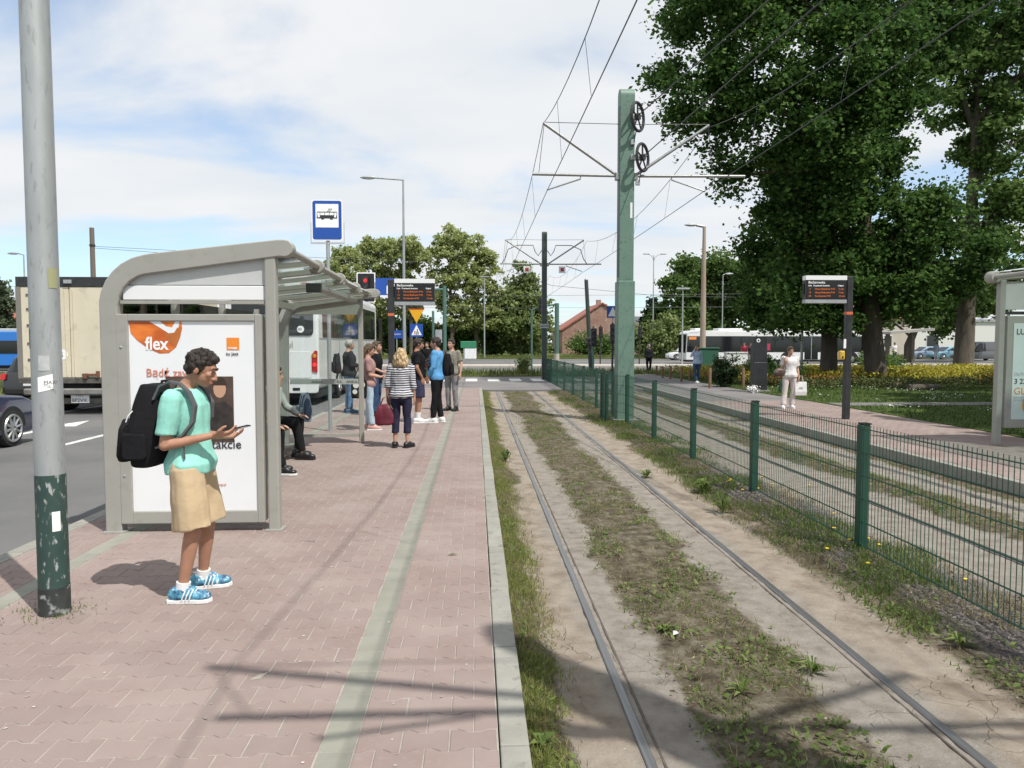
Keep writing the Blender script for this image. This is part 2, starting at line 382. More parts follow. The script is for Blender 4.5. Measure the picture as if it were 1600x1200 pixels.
for x, y, p in zone:
    z = rnd.gauss(0, .0006); tl = (rnd.gauss(0, .006), rnd.gauss(0, .006))
    if cnt < 297:
        cnt += 1
        if p is None:
            o = ob('paving_block', pme, None, plat, loc=(x, y, z)); o.rotation_euler = (tl[1], -tl[0], 0)
        else:
            b = MB(); block(b, [(u - x, v - y) for u, v in p], 0, tl); ob('paving_block', b, m_pav, plat, loc=(x, y, z))
    else: block(rest, p or block_outline(x, y), z, tl, h=0)
tag(ob('paving_blocks', rest, m_pav, plat), kind='stuff')
# grey guide strips
def strip(x0, x1, y0, y1, n_obj, step, parent, ph=0):
    y = y0 + ph; more = MB(); k = 0
    while y < y1:
        po = [(x0 + .003, y + .002), (x1 - .003, y + .002), (x1 - .003, y + step - .002), (x0 + .003, y + step - .002)]
        z = rnd.gauss(.0, .0007)
        if y > 2 and k < n_obj:
            b = MB(); block(b, [(u - x0, v - y) for u, v in po], 0, (rnd.gauss(0, .004), rnd.gauss(0, .004))); ob('strip_block', b, m_pavg, parent, loc=(x0, y, z)); k += 1
        else: block(more, po, z)
        y += step
    tag(ob('strip_blocks', more, m_pavg, parent), kind='stuff')
strip(-.645, -.499, -4, 27.7, 60, .245, plat, .08)
strip(-3.1, -2.952, -4, 27.7, 30, .3, plat)
# kerb stones
def kerb(x0, x1, z0, z1, ys, parent, ln=1.0, m=m_conc):
    y = ys[0]
    while y < ys[1] - .01:
        e = min(y + ln, ys[1])
        b = MB().bx(x0, x1, .003, e - y - .003, z0, z1); o = ob('kerb_stone', b, m, parent, bevel=.008, loc=(rnd.gauss(0, .0012), y, rnd.gauss(0, .0015)), seg=2); y = e
kerb(KX0 + .004, KX1, -.3, .002, (-4.05, 27.8), plat)
kerb(-3.715, -3.575, -.3, .001, (-4.05, 27.8), plat)
kerb(-14.33, -14.21, -.3, -.02, (-4, 43), road, 2.0)
# right-hand platform
RX0 = 6.45
plat2 = sheet('platform', RX0 + .13, 9.58, -5, 20.95, -.007, m_sand, -.4)
rest = MB()
def offp(x, y): return (not inview(x, y)) and x > 8
for x, y, p in blocks_zone(RX0 + .135, 9.57, 4, 20.9): block(rest, p or block_outline(x, y), rnd.gauss(0, .0006), (rnd.gauss(0, .006), rnd.gauss(0, .006)), h=0)
tag(ob('paving_blocks', rest, m_pav, plat2), kind='stuff')
kerb(RX0, RX0 + .127, -.3, .002, (-4, 38.9), plat2)

# ---------------------------------------------------------------- track bed
Y0, Y1 = -4.0, 34.2
def bedz(x, y):
    x = np.asarray(x, float); y = np.asarray(y, float)
    z = -.162 + .016 * (vn(x, y, 3.1, 2) - .5) + .012 * (vn(x, y, 14, 5, 3) - .5)
    z += .06 * (1 - sm(.25, .5, x)) + .022 * sm(1.1, 1.3, x) * (1 - sm(1.6, 1.85, x)) + .03 * sm(2.6, 3.0, x) * (1 - sm(3.4, 3.8, x)) + .02 * sm(4.8, 5.0, x) * (1 - sm(5.4, 5.6, x))
    for rx in (.76, 2.18, 4.5, 5.92): z = np.where(abs(x - rx) < .075, np.minimum(z, -.160), z)
    return z
def masks(x, y):
    """how weedy, how stony, how sandy the soil is"""
    wob = .30 * (vn(x, y, .8, 3) - .5) + .28 * (vn(x, y, 3.2, 8) - .5)
    e = x + wob
    weed = (1 - sm(.36, .5, e)) + sm(.95, 1.15, e) * (1 - sm(1.75, 2.0, e)) * (.62 + .5 * vn(x, y, 2.4, 77)) + sm(4.75, 4.95, e) * (1 - sm(5.45, 5.65, e)) + .8 * sm(6.1, 6.25, e)
    weed = weed + .95 * sm(2.6, 2.85, e) * (1 - sm(3.45, 3.7, e))
    far = sm(13, 24, y); weed = np.clip(weed + .35 * far * (vn(x, y, 1.2, 9) > .45), 0, 1)
    stone = sm(2.85, 3.1, e) * (1 - sm(3.6, 3.85, e)) * (1 - sm(8, 13, y)) 
    sandy = (sm(.38, .5, e) * (1 - sm(.66, .8, e)) + sm(2.2, 2.4, e) * (1 - sm(2.8, 3, e)))
    return weed, stone, np.clip(sandy, 0, 1)
xs = np.concatenate([np.arange(KX1 + .001, 3.9, .035), np.arange(3.9, RX0, .06)]); xs[-1] = RX0 - .001
ys = np.concatenate([np.arange(Y0, 2.4, .3), np.arange(2.4, 8, .035), np.arange(8, 15, .08), np.arange(15, Y1, .25), [Y1]])
X, Y = np.meshgrid(xs, ys); Z = bedz(X, Y)
nx, ny = len(xs), len(ys); me = bpy.data.meshes.new('track_bed')
idx = np.arange(nx * ny).reshape(ny, nx)
me.from_pydata(np.stack([X, Y, Z], -1).reshape(-1, 3).tolist(), [], np.stack([idx[:-1, :-1], idx[:-1, 1:], idx[1:, 1:], idx[1:, :-1]], -1).reshape(-1, 4).tolist())
wd, stn, sd = masks(X.ravel(), Y.ravel())
ca = me.color_attributes.new('soil', 'FLOAT_COLOR', 'POINT'); ca.data.foreach_set('color', np.stack([wd, stn, sd, np.ones_like(wd)], -1).astype(np.float32).ravel())
me.polygons.foreach_set('use_smooth', np.ones(len(me.polygons), bool))
def soilmat():
    m = bpy.data.materials.new('track_soil'); m.use_nodes = True; t = m.node_tree; n = t.nodes; l = t.links; p = n['Principled BSDF']
    p.inputs['Roughness'].default_value = .95; p.inputs['Specular IOR Level'].default_value = .15
    pos = n.new('ShaderNodeNewGeometry').outputs['Position']; at = n.new('ShaderNodeAttribute'); at.attribute_name = 'soil'; s = n.new('ShaderNodeSeparateColor'); l.new(at.outputs['Color'], s.inputs[0])
    def nz(scale, d=6, ro=.62):
        z = n.new('ShaderNodeTexNoise'); z.inputs['Scale'].default_value = scale; z.inputs['Detail'].default_value = d; z.inputs['Roughness'].default_value = ro; l.new(pos, z.inputs['Vector']); return z.outputs[0]
    def ramp(f, cs):
        r = n.new('ShaderNodeValToRGB'); e = r.color_ramp.elements; e[0].position, e[0].color = cs[0][0], cs[0][1] + (1,); e[1].position, e[1].color = cs[-1][0], cs[-1][1] + (1,)
        for q, c in cs[1:-1]: k = e.new(q); k.color = c + (1,)
        l.new(f, r.inputs[0]); return r.outputs[0]
    def mix(f, a, b):
        k = n.new('ShaderNodeMix'); k.data_type = 'RGBA'; l.new(f, k.inputs[0]); l.new(a, k.inputs[6]); l.new(b, k.inputs[7]); return k.outputs[2]
    grey = ramp(nz(7, 9), [(.3, (.17, .15, .125)), (.5, (.245, .22, .19)), (.7, (.29, .265, .235))])
    sand = ramp(nz(5, 9), [(.3, (.18, .145, .112)), (.5, (.27, .228, .183)), (.7, (.325, .285, .238))])
    weed = ramp(nz(9, 10, .72), [(.34, (.04, .031, .022)), (.5, (.105, .088, .06)), (.66, (.19, .168, .13))])
    ston = ramp(nz(38, 6), [(.35, (.035, .03, .028)), (.5, (.085, .075, .07)), (.68, (.17, .155, .145))])
    c = mix(s.outputs[2], grey, sand)
    th = n.new('ShaderNodeMath'); th.operation = 'ADD'; l.new(s.outputs[0], th.inputs[0]); l.new(nz(16, 7), th.inputs[1])
    mr = n.new('ShaderNodeMapRange'); mr.inputs[1].default_value = .85; mr.inputs[2].default_value = 1.25; l.new(th.outputs[0], mr.inputs[0])
    c = mix(mr.outputs[0], c, weed); c = mix(s.outputs[1], c, ston)
    # dry cracks
    vo = n.new('ShaderNodeTexVoronoi'); vo.feature = 'DISTANCE_TO_EDGE'; vo.inputs['Scale'].default_value = 5.5
    wv = n.new('ShaderNodeTexNoise'); wv.inputs['Scale'].default_value = 6; l.new(pos, wv.inputs['Vector']); va = n.new('ShaderNodeMix'); va.data_type = 'VECTOR'; va.inputs[0].default_value = .14; l.new(pos, va.inputs[4]); l.new(wv.outputs['Color'], va.inputs[5]); l.new(va.outputs[1], vo.inputs['Vector'])
    ck = n.new('ShaderNodeMapRange'); ck.inputs[1].default_value = .0; ck.inputs[2].default_value = .014; ck.inputs[3].default_value = 0; ck.inputs[4].default_value = 1; l.new(vo.outputs['Distance'], ck.inputs[0])
    pm = n.new('ShaderNodeMapRange'); pm.inputs[1].default_value = .5; pm.inputs[2].default_value = .6; pm.inputs[3].default_value = 1; pm.inputs[4].default_value = 0; l.new(nz(1.3, 3), pm.inputs[0])
    mxm = n.new('ShaderNodeMath'); mxm.operation = 'MAXIMUM'; l.new(ck.outputs[0], mxm.inputs[0]); l.new(pm.outputs[0], mxm.inputs[1])
    dk = n.new('ShaderNodeMix'); dk.data_type = 'RGBA'; dk.blend_type = 'MULTIPLY'; inv = n.new('ShaderNodeMath'); inv.operation = 'SUBTRACT'; inv.inputs[0].default_value = .75; inv.use_clamp = True; l.new(mxm.outputs[0], inv.inputs[1]); l.new(inv.outputs[0], dk.inputs[0]); l.new(c, dk.inputs[6]); dk.inputs[7].default_value = (.45, .38, .32, 1)
    l.new(dk.outputs[2], p.inputs['Base Color'])
    b = n.new('ShaderNodeBump'); b.inputs['Strength'].default_value = .7; b.inputs['Distance'].default_value = .02; l.new(nz(60, 6, .7), b.inputs['Height']); b2 = n.new('ShaderNodeBump'); b2.inputs['Strength'].default_value = .5; b2.inputs['Distance'].default_value = .02; l.new(mxm.outputs[0], b2.inputs['Height']); l.new(b.outputs[0], b2.inputs['Normal']); l.new(b2.outputs[0], p.inputs['Normal'])
    return m
bed = ob('track_bed', me, soilmat()); tag(bed, kind='structure')
# grooved rails
m_rail = mat('rail_steel', (.30, .305, .31), .38, .8, c2=(.22, .21, .2), scale=3, coords='World', stretch=(30, .6, 1))
m_rust = mat('rail_rust', (.075, .062, .052), .85, .1, c2=(.12, .1, .085), scale=20, coords='World')
def rail(cx, inner, label, bed_y=(Y0, 60)):
    s = 1 if inner > 0 else -1; t = -.15
    r = tag(ob('tram_rail', MB().prism([(s * u, v) for u, v in [(-.036, -.2), (-.036, t - .004), (-.031, t), (.006, t), (.011, t - .006), (.012, -.19), (.012, -.2)]], lambda u, v, d: (cx + u, d, v), *bed_y), m_rail), label, 'rail')
    lip = ob('groove_lip', MB().prism([(s * u, v) for u, v in [(.040, -.2), (.040, t - .012), (.044, t - .008), (.053, t - .008), (.056, t - .012), (.056, -.2)]], lambda u, v, d: (cx + u, d, v), *bed_y), m_rust, r)
    ob('groove_floor', MB().prism([(s * u, v) for u, v in [(.008, -.21), (.008, -.185), (.05, -.185), (.05, -.21)]], lambda u, v, d: (cx + u, d, v), *bed_y), m_rust, r)
rail(.76, 1, 'grooved steel tram rail nearest the platform edge kerb')
rail(2.18, -1, 'grooved steel tram rail on the fence side of the near track')
rail(4.5, 1, 'grooved tram rail just behind the green mesh fence')
rail(5.92, -1, 'grooved tram rail beside the far platform kerb')

# ---------------------------------------------------------------- grass, weeds, stones
m_gr1 = leafmat('grass_fresh', (.22, .27, .07), (.36, .38, .13), .35, .5)
m_gr2 = leafmat('grass_dry', (.27, .23, .115), (.42, .37, .21), .4, .4)
m_gr3 = leafmat('weed_leaf', (.13, .19, .05), (.22, .27, .085), .4, .4)
def blades(P, h, wd, lean=.5, flat=None):
    """one triangle for each blade"""
    n = len(P); a = rng.uniform(0, 2 * np.pi, n); h = h * rng.uniform(.5, 1.25, n); k = np.abs(rng.normal(0, lean, n)); b = rng.uniform(0, 2 * np.pi, n)
    wv = np.stack([np.cos(a), np.sin(a), np.zeros(n)], -1) * (wd * rng.uniform(.6, 1.3, n))[:, None]
    tip = P + np.stack([np.cos(b) * k * h, np.sin(b) * k * h, h / np.sqrt(1 + k * k)], -1)
    return np.stack([P - wv, P + wv, tip], 1).reshape(-1, 3)
def scatter(n, x0, x1, y0, y1, keep, zf, ypow=1.0):
    x = rng.uniform(x0, x1, n); u = rng.uniform(0, 1, n) ** ypow; y = y0 + u * (y1 - y0)
    k = rng.uniform(0, 1, n) < keep(x, y); x, y = x[k], y[k]
    return np.stack([x, y, zf(x, y)], -1)
# green strip along the kerb
P = scatter(52000, KX1 + .004, .6, 2.4, 27.5, lambda x, y: np.clip((1 - sm(.28, .5, x + .3 * (vn(x, y, 2.2, 4) - .5))) * (.35 + .9 * (vn(x, y, 1.1, 6) > .42)), 0, 1), bedz, 1.7)
tag(ob('verge_grass', npmesh('verge_grass', blades(P, .05, .0032, .8), 3), m_gr1), 'green grass tufts growing along the platform kerb', 'grass', kind='stuff')
P = scatter(30000, KX1 + .004, .62, 2.4, 27.5, lambda x, y: .6 * (1 - sm(.35, .56, x + .25 * (vn(x, y, 2.2, 14) - .5))), bedz, 1.7)
tag(ob('dry_grass', npmesh('dry_grass', blades(P, .05, .003, .9), 3), m_gr2), 'straw coloured dry grass mixed into the kerb strip', 'grass', kind='stuff')
# weeds between the rails
def kw(lo, seed, dens=1.0): return lambda x, y: dens * masks(x, y)[0] * (1 - masks(x, y)[1]) * sm(lo, lo + .18, vn(x, y, 2.6, seed)) * (x > .66)
P = scatter(120000, .9, 6.3, 2.4, 27.5, lambda x, y: kw(.36, 21)(x, y) * (.7 + .3 * sm(4, 9, y)), bedz, 1.5)
tag(ob('track_dry_grass', npmesh('track_dry_grass', blades(P, .038, .0036, 1.2), 3), m_gr2), 'brown dried grass matted between the tram rails', 'grass', kind='stuff')
P = scatter(190000, .9, 6.3, 2.4, 27.5, lambda x, y: kw(.46, 33, .7)(x, y), bedz, 1.5)
tag(ob('track_weeds', npmesh('track_weeds', blades(P, .04, .0048, 1.1), 3), m_gr3), 'low green weeds scattered between the tram rails', 'weeds', kind='stuff')
def leafquads(P, size, tilt=.6, ar=.55):
    n = len(P); a = rng.uniform(0, 2 * np.pi, n); t = rng.normal(0, tilt, n); r = rng.normal(0, tilt, n); s = size * rng.uniform(.55, 1.3, n)
    u = np.stack([np.cos(a), np.sin(a), np.sin(t)], -1) * s[:, None]; v = np.stack([-np.sin(a), np.cos(a), np.sin(r)], -1) * (s * ar)[:, None]
    return np.stack([P - u, P - v * .9, P + u, P + v * .9], 1).reshape(-1, 3)
P = scatter(60000, .25, 6.2, 2.4, 18, lambda x, y: np.clip(masks(x, y)[0] * (1 - .5 * masks(x, y)[1]), 0, 1) * sm(.5, .62, vn(x, y, 3.4, 55)), bedz, 1.5); P[:, 2] += rng.uniform(.005, .035, len(P))
tag(ob('clover_leaves', npmesh('clover_leaves', leafquads(P, .017), 4), m_gr3), 'small broad weed leaves in patches on the track bed', 'weeds', kind='stuff')
P = scatter(60000, 2.5, 3.9, 2.4, 27.5, lambda x, y: sm(.5, .6, vn(x, y, 1.5, 61)) * sm(2.55, 2.8, x) * .9, bedz, 1.5)
tag(ob('fence_weeds', npmesh('fence_weeds', blades(P, .075, .005, .7), 3), m_gr3), 'loose tufts of weeds and grass along the fence foot', 'weeds', kind='stuff')
P = scatter(40000, 2.4, 3.9, 2.4, 27.5, lambda x, y: sm(.48, .58, vn(x, y, 1.9, 67)) * sm(2.5, 2.8, x) * .8, bedz, 1.5)
tag(ob('fence_straw', npmesh('fence_straw', blades(P, .06, .004, .9), 3), m_gr2), 'dry straw coloured tufts along the fence foot', 'grass', kind='stuff')
# tufts and docks that stand out
def rosette(x, y, n, ln, wid, up):
    q = []
    z = float(bedz(x, y))
    for k in range(n):
        a = 2 * math.pi * k / n + rnd.uniform(-.4, .4); l_ = ln * rnd.uniform(.6, 1.15); w_ = wid * rnd.uniform(.7, 1.2); u = up * rnd.uniform(.5, 1.3)
        d = Vector((math.cos(a), math.sin(a), 0)); s_ = Vector((-d.y, d.x, 0)); o = Vector((x, y, z))
        p = [o, o + d * l_ * .5 + s_ * w_ + Vector((0, 0, u)), o + d * l_ + Vector((0, 0, u * .8)), o + d * l_ * .5 - s_ * w_ + Vector((0, 0, u * 1.05))]
        q += [tuple(v) for v in p]
    return q
for k, (px, py, n, ln, wd_, up, lab) in enumerate([(1160, 1085, 9, .1, .012, .05, 'spiky grass tuft in the pale soil between the rails'), (1270, 1048, 11, .11, .011, .06, 'spreading grass tuft left of the right rail'),
        (848, 1186, 7, .085, .022, .045, 'broad leaved dock plant at the bottom of the kerb'), (1500, 1010, 9, .1, .016, .05, 'bright green weed on the dark stones by the fence'), (1040, 985, 12, .07, .014, .03, 'leafy weed beside the left rail, above a white scrap'), (790, 720, 12, .16, .03, .12, 'bushy broad leaved weed against the kerb'),
        (1010, 745, 11, .13, .024, .08, 'flat leafed weed by the right rail'), (1100, 770, 14, .2, .028, .13, 'tall green weed clump near the fence foot'), (1130, 800, 12, .2, .02, .14, 'ragged weed clump beside dandelions near the fence')]):
    c = G(px, py, -.15); tag(ob('weed_plant', npmesh('weed_plant', np.array(sum([rosette(c.x, c.y, n, ln * f, wd_ * f, up * (1.5 - f * .5)) for f in (1, .6)], [])), 4), m_gr3), lab, 'weed', 'weeds on the track bed')
# dark ballast along the fence
def stones(P, s):
    n = len(P); base = np.array([(-1, -.7, 0), (1, -.6, 0), (.9, .8, 0), (-.8, .7, 0), (-.3, -.2, .8), (.5, .1, .65)], float); F = [(0, 1, 5), (0, 5, 4), (1, 2, 5), (2, 3, 4), (2, 4, 5), (3, 0, 4)]
    a = rng.uniform(0, 6.28, n); ca, sa = np.cos(a), np.sin(a); sz = s * rng.uniform(.5, 1.5, n); V = base[None] * rng.uniform(.7, 1.3, (n, 6, 3)) * sz[:, None, None]
    W = np.stack([V[..., 0] * ca[:, None] - V[..., 1] * sa[:, None], V[..., 0] * sa[:, None] + V[..., 1] * ca[:, None], V[..., 2] - .003], -1) + P[:, None, :]
    vv = W.reshape(-1, 3); ff = (np.arange(n)[:, None, None] * 6 + np.array(F)[None]).reshape(-1, 3)
    me = bpy.data.meshes.new('stones'); me.from_pydata(vv.tolist(), [], ff.tolist()); me.update(); return me
m_ston = mat('ballast_stone', (.085, .074, .067), .9, c2=(.15, .135, .125), scale=3, coords='World', vary=.45)
P = scatter(16000, 2.75, 4.1, 2.4, 14, lambda x, y: masks(x, y)[1], bedz, 1.3)
tag(ob('ballast', stones(P, .013), m_ston), 'dark crushed stones heaped along the fence foot', 'stones', kind='stuff')
P = scatter(2600, .3, 3.4, 2.4, 12, lambda x, y: .35 + .6 * masks(x, y)[0], bedz, 1.5)
tag(ob('pebbles', stones(P, .0055), mat('pebble', (.3, .28, .25), .9, vary=.4)), 'loose pebbles and grit on the near track', 'pebbles', kind='stuff')
c = G(1056, 995, -.15); tag(ob('paper_scrap', MB().add([(c.x - .02, c.y - .01, -.135), (c.x + .015, c.y - .015, -.12), (c.x + .022, c.y + .014, -.138), (c.x - .012, c.y + .02, -.118), (c.x, c.y, -.112)], [(0, 1, 4), (1, 2, 4), (2, 3, 4), (3, 0, 4)]), mat('paper', (.75, .75, .72))), 'crumpled white scrap of paper lying between the rails', 'litter')
c = G(708, 868); tag(ob('dry_leaf', MB().add([(c.x - .05, c.y, .004), (c.x - .01, c.y - .012, .012), (c.x + .04, c.y + .004, .006), (c.x - .005, c.y + .014, .016)], [(0, 1, 3), (1, 2, 3)]), mat('leaf_brown', (.1, .1, .03))), 'withered dark leaf lying on the red paving', 'leaf')
c = G(405, 1058); tag(ob('paving_chip', MB().prism([(c.x - .035, c.y - .03), (c.x + .01, c.y - .02), (c.x + .035, c.y + .05), (c.x - .005, c.y + .03)], XY, -.004, .003), m_sand), 'pale broken patch in the paving near the bottom', 'paving chip')
P = scatter(420, -3.0, .05, 2.7, 20, lambda x, y: .8 + 0 * x, lambda x, y: x * 0 + .0035, 1.4)
tag(ob('paving_specks', npmesh('paving_specks', leafquads(P, .008, .02, .9), 4), mat('speck', (.42, .39, .36), .9, vary=.5)), 'pale specks and gum spots on the red paving', 'specks', kind='stuff')
# dandelions by the fence
m_yel = mat('dandelion', (.75, .5, .02), .8); m_stem = mat('flower_stem', (.12, .17, .05), .8)
for k, (px, py) in enumerate([(1292, 857), (1327, 843), (1356, 841), (1374, 851), (1356, 880), (1508, 905), (1185, 763), (1207, 756), (1160, 765), (1141, 749), (1303, 802), (1303, 825), (1264, 758), (1190, 745), (985, 655), (976, 660), (1139, 751)]):
    dxy = G(px, py, -.06); x, y = dxy.x, dxy.y; z = float(bedz(x, y)); t = thing('dandelion', 'yellow dandelion flower on a thin stem by the green fence', 'flower', (x, y, z), group='dandelions along the green fence')
    ob('stem', MB().tube([(0, 0, 0), (.008, 0, .05), (.003, .004, -.06 - z)], .0025, 5), m_stem, t)
    ob('flower_head', MB().lathe([(.002, -.006), (.014, -.003), (.018, .003), (.008, .007)], 9, (.003, .004, -.06 - z)), m_yel, t)
# weeds at the pole foot
c = G(86, 955)
P = np.stack([c.x + rng.normal(0, .12, 260), c.y + rng.normal(-.02, .1, 260), np.zeros(260)], -1); P = P[np.hypot(P[:, 0] - c.x, P[:, 1] - c.y) > .085]
tag(ob('pole_weeds', npmesh('pole_weeds', blades(P, .03, .003, 1.0), 3), m_gr3), 'sparse weeds in the joints round the steel pole foot', 'weeds', kind='stuff')
# lawn on the right
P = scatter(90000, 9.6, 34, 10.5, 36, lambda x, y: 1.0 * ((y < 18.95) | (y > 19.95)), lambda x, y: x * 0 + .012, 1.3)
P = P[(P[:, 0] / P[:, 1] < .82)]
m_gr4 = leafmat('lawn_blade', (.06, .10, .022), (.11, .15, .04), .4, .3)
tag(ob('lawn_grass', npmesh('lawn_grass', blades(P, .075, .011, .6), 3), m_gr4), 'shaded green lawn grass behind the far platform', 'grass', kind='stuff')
P = scatter(5200, 10, 26, 14, 27, lambda x, y: sm(.52, .62, vn(x, y, .55, 70)) * ((y < 18.9) | (y > 20)), lambda x, y: x * 0 + .085, 1)
tag(ob('daisies', npmesh('daisies', leafquads(P, .018, .3, 1), 4), mat('daisy', (.8, .8, .76), .8)), 'tiny white daisies sprinkled over the lawn', 'daisies', kind='stuff')
# rough grass on far verges
P = np.concatenate([scatter(26000, -60, 70, 86.5, 97, lambda x, y: .9 + 0 * x, lambda x, y: x * 0 - .02), scatter(9000, -26, -14.5, 16, 42, lambda x, y: .9 + 0 * x, lambda x, y: x * 0 - .05), scatter(9000, -3.3, 30, 39.2, 43.1, lambda x, y: .35 + .6 * (vn(x, y, .5, 8) > .5), lambda x, y: x * 0 - .03)])
tag(ob('meadow_grass', npmesh('meadow_grass', blades(P, .34, .035, .5), 3), leafmat('meadow', (.125, .16, .045), (.21, .22, .09), .35, .3)), 'tall uncut grass on the verges beyond the roads', 'grass', kind='stuff')
# ================================================================ THINGS OF THE TRAM STOP
def settle(t):
    """parts were built at world positions: bring them into the thing's own frame"""
    for c in t.children: c.location = Vector(c.location) - Vector(t.location)
    return t
m_grey = mat('grey_paint', (.31, .305, .275), .45, c2=(.335, .33, .30), scale=2.5, detail=6, spec=.4, c3=(.30, .295, .265), s3=9)
m_pane = mat('milky_panel', (.62, .63, .62), .5, c2=(.68, .69, .69), scale=2, trans=.25)
m_whitep = mat('white_panel', (.76, .77, .77), .35)
m_dark = mat('dark_metal', (.02, .022, .024), .45, c2=(.035, .036, .038), scale=6)
m_black = mat('black_plastic', (.012, .012, .013), .4)
m_galv = mat('galvanised', (.33, .35, .355), .5, .35, c2=(.42, .44, .445), scale=7, detail=8, stretch=(1, 1, .25), c3=(.30, .32, .325), s3=45)
m_green = mat('mast_green', (.105, .185, .145), .5, c2=(.13, .215, .17), scale=2, detail=8, c3=(.085, .15, .12), s3=14)
m_dgreen = mat('fence_green', (.010, .055, .035), .5, c2=(.014, .066, .043), scale=10)
m_mastd = mat('mast_dark', (.035, .05, .045), .5, c2=(.05, .065, .06), scale=4)
m_steel = mat('arm_steel', (.27, .28, .28), .5, .5, c2=(.34, .345, .34), scale=12)
m_wire = mat('wire', (.07, .075, .08), .5, .4)
m_glass = glassmat('shelter_glass', (.95, .98, .97), .03)
m_glassr = glassmat('roof_glass', (.8, .9, .87), .08, .05)
m_poster = mat('poster_white', (.80, .81, .82), .25, c2=(.74, .76, .79), scale=1.2, spec=.6)
m_orange = mat('orange_print', (.75, .20, .03), .35, c2=(.5, .10, .015), scale=1.6, detail=2, stretch=(2.2, 1, 5), lo=.4, hi=.6)
m_orangef = mat('orange_flat', (.80, .25, .03), .35)
m_ink = mat('dark_ink', (.03, .03, .035), .5); m_inkw = mat('white_ink', (.85, .85, .85), .4); m_inko = mat('red_ink', (.60, .20, .12), .5)

# ---------------------------------------------------------------- shelter on the near platform
SY = 6.6
sh = thing('tram_shelter', 'grey tram shelter with curved roof beam and advert panel on the near platform', 'shelter', (-2.5, SY, 0))
q = lambda px, py, y=SY: (AT(px, py, y).x, AT(px, py, y).z)
def beam(y0, y1):
    o = [(-3.235, 0), (-3.10, 0), (-3.085, 1.93)] + [(-2.78 + .305 * math.cos(R(a)), 1.95 + .305 * math.sin(R(a))) for a in (175, 160, 145, 130, 115, 104)] + [(-1.70, 2.405)]
    o += [(-1.655 + .075 * math.cos(R(a)), 2.475 + .075 * math.sin(R(a))) for a in (-90, -60, -30, 0, 30, 60, 90)]
    o += [(-1.72, 2.55), (-2.80, 2.425)] + [(-2.78 + .46 * math.cos(R(a)), 1.96 + .46 * math.sin(R(a))) for a in (100, 112, 125, 138, 150, 162, 173)]
    return MB().prism(o, XZ, y0, y1)
ob('frame_beam', beam(SY - .06, SY + .06), m_grey, sh, bevel=.008)
ob('frame_beam', beam(12.28, 12.4), m_grey, sh, bevel=.008)
ob('post', MB().bx(-1.835, -1.74, SY - .05, SY + .05, 0, 2.42), m_grey, sh, bevel=.012, seg=2)
ob('post', MB().bx(-1.945, -1.87, 12.33, 12.42, 0, 2.46), m_grey, sh, bevel=.012, seg=2)
ob('base_plate', MB().bx(-3.25, -3.06, SY - .09, SY + .09, 0, .012), m_grey, sh); ob('base_plate', MB().bx(-1.86, -1.71, SY - .08, SY + .08, 0, .012), m_grey, sh)
# advert case
fx0, fx1, fz0, fz1 = -3.10, -1.865, .075, 1.905; ix0, ix1, iz0, iz1 = -3.0, -1.925, .185, 1.845; fy = SY - .062
fr = ob('advert_frame', MB().prism(rrect(fx0, fx1, fz0, fz1, .02), XZ, fy + .03, fy + .12), m_grey, sh)
for a, b, c, d in ((fx0, ix0, fz0, fz1), (ix1, fx1, fz0, fz1), (ix0, ix1, fz0, iz0), (ix0, ix1, iz1, fz1)):
    ob('frame_bar', MB().bx(a, b, fy, fy + .0295, c, d), m_grey, fr, bevel=.006)
for bz in (.5, 1.62): ob('lock_screw', MB().lathe([(.012, 0), (.012, -.004), (.006, -.007)], 12, (-3.06, fy, bz), 'y'), m_galv, fr)
po = ob('poster', MB().bx(ix0 + .001, ix1 - .001, fy + .018, fy + .022, iz0 + .001, iz1 - .001), m_poster, sh)
py_ = fy + .0165
def flat(name, pts, m, d=0.0, parent=po): return ob(name, MB().prism(pts, XZ, py_ - d - .0008, py_ - d), m, parent)
# orange ribbon
rib = [(-2.995, 1.842), (-2.98, 1.74), (-2.93, 1.68), (-2.83, 1.605), (-2.74, 1.565), (-2.66, 1.57), (-2.60, 1.62), (-2.565, 1.70), (-2.545, 1.78), (-2.55, 1.842)]
flat('printed_ribbon', rib, m_orange)
flat('ribbon_highlight', [(-2.82, 1.842), (-2.72, 1.78), (-2.66, 1.74), (-2.61, 1.745), (-2.575, 1.79), (-2.565, 1.842), (-2.60, 1.842), (-2.63, 1.79), (-2.68, 1.80), (-2.73, 1.842)], m_poster, .001)
flat('ribbon_fold', [(-2.60, 1.62), (-2.565, 1.70), (-2.545, 1.78), (-2.585, 1.79), (-2.62, 1.735), (-2.70, 1.745), (-2.68, 1.69)], mat('orange_dark', (.42, .12, .025), .35, c2=(.62, .2, .04), scale=3), .0012)
def wr(s, px, py, size, m, bold=0, align='LEFT', squeeze=1):
    x, z = q(px, py); return text('lettering', s, size, m, po, (x, py_ - .0028, z), align=align, bold=bold, squeeze=squeeze)
wr('flex', 231, 546, .155, m_inkw, .0035, squeeze=.86)
x, z = q(357, 547); flat('logo_square', [(x, z), (x + .108, z), (x + .108, z + .108), (x, z + .108)], m_orangef)
wr('orange', 359, 545, .028, m_inkw, .0008); wr('tu jest', 356, 555, .042, m_ink, .0004)
wr('Bądź', 232, 588, .1, m_inko, .0004, squeeze=.94); wr('zawsze', 274, 588, .1, m_inko, .0004, squeeze=.94); wr('w kontakcie', 285, 700, .112, m_ink, .0008, squeeze=.96)
wr('w mniejszych i większych planach i zadaniach.', 232, 724, .030, m_ink, squeeze=.78) if 0 else None
wr('w planach i zadaniach.', 282, 724, .032, m_ink, .0004, squeeze=.9); wr('Zapytaj w salonie ory', 285, 742, .03, m_inko, squeeze=.86) if 0 else None
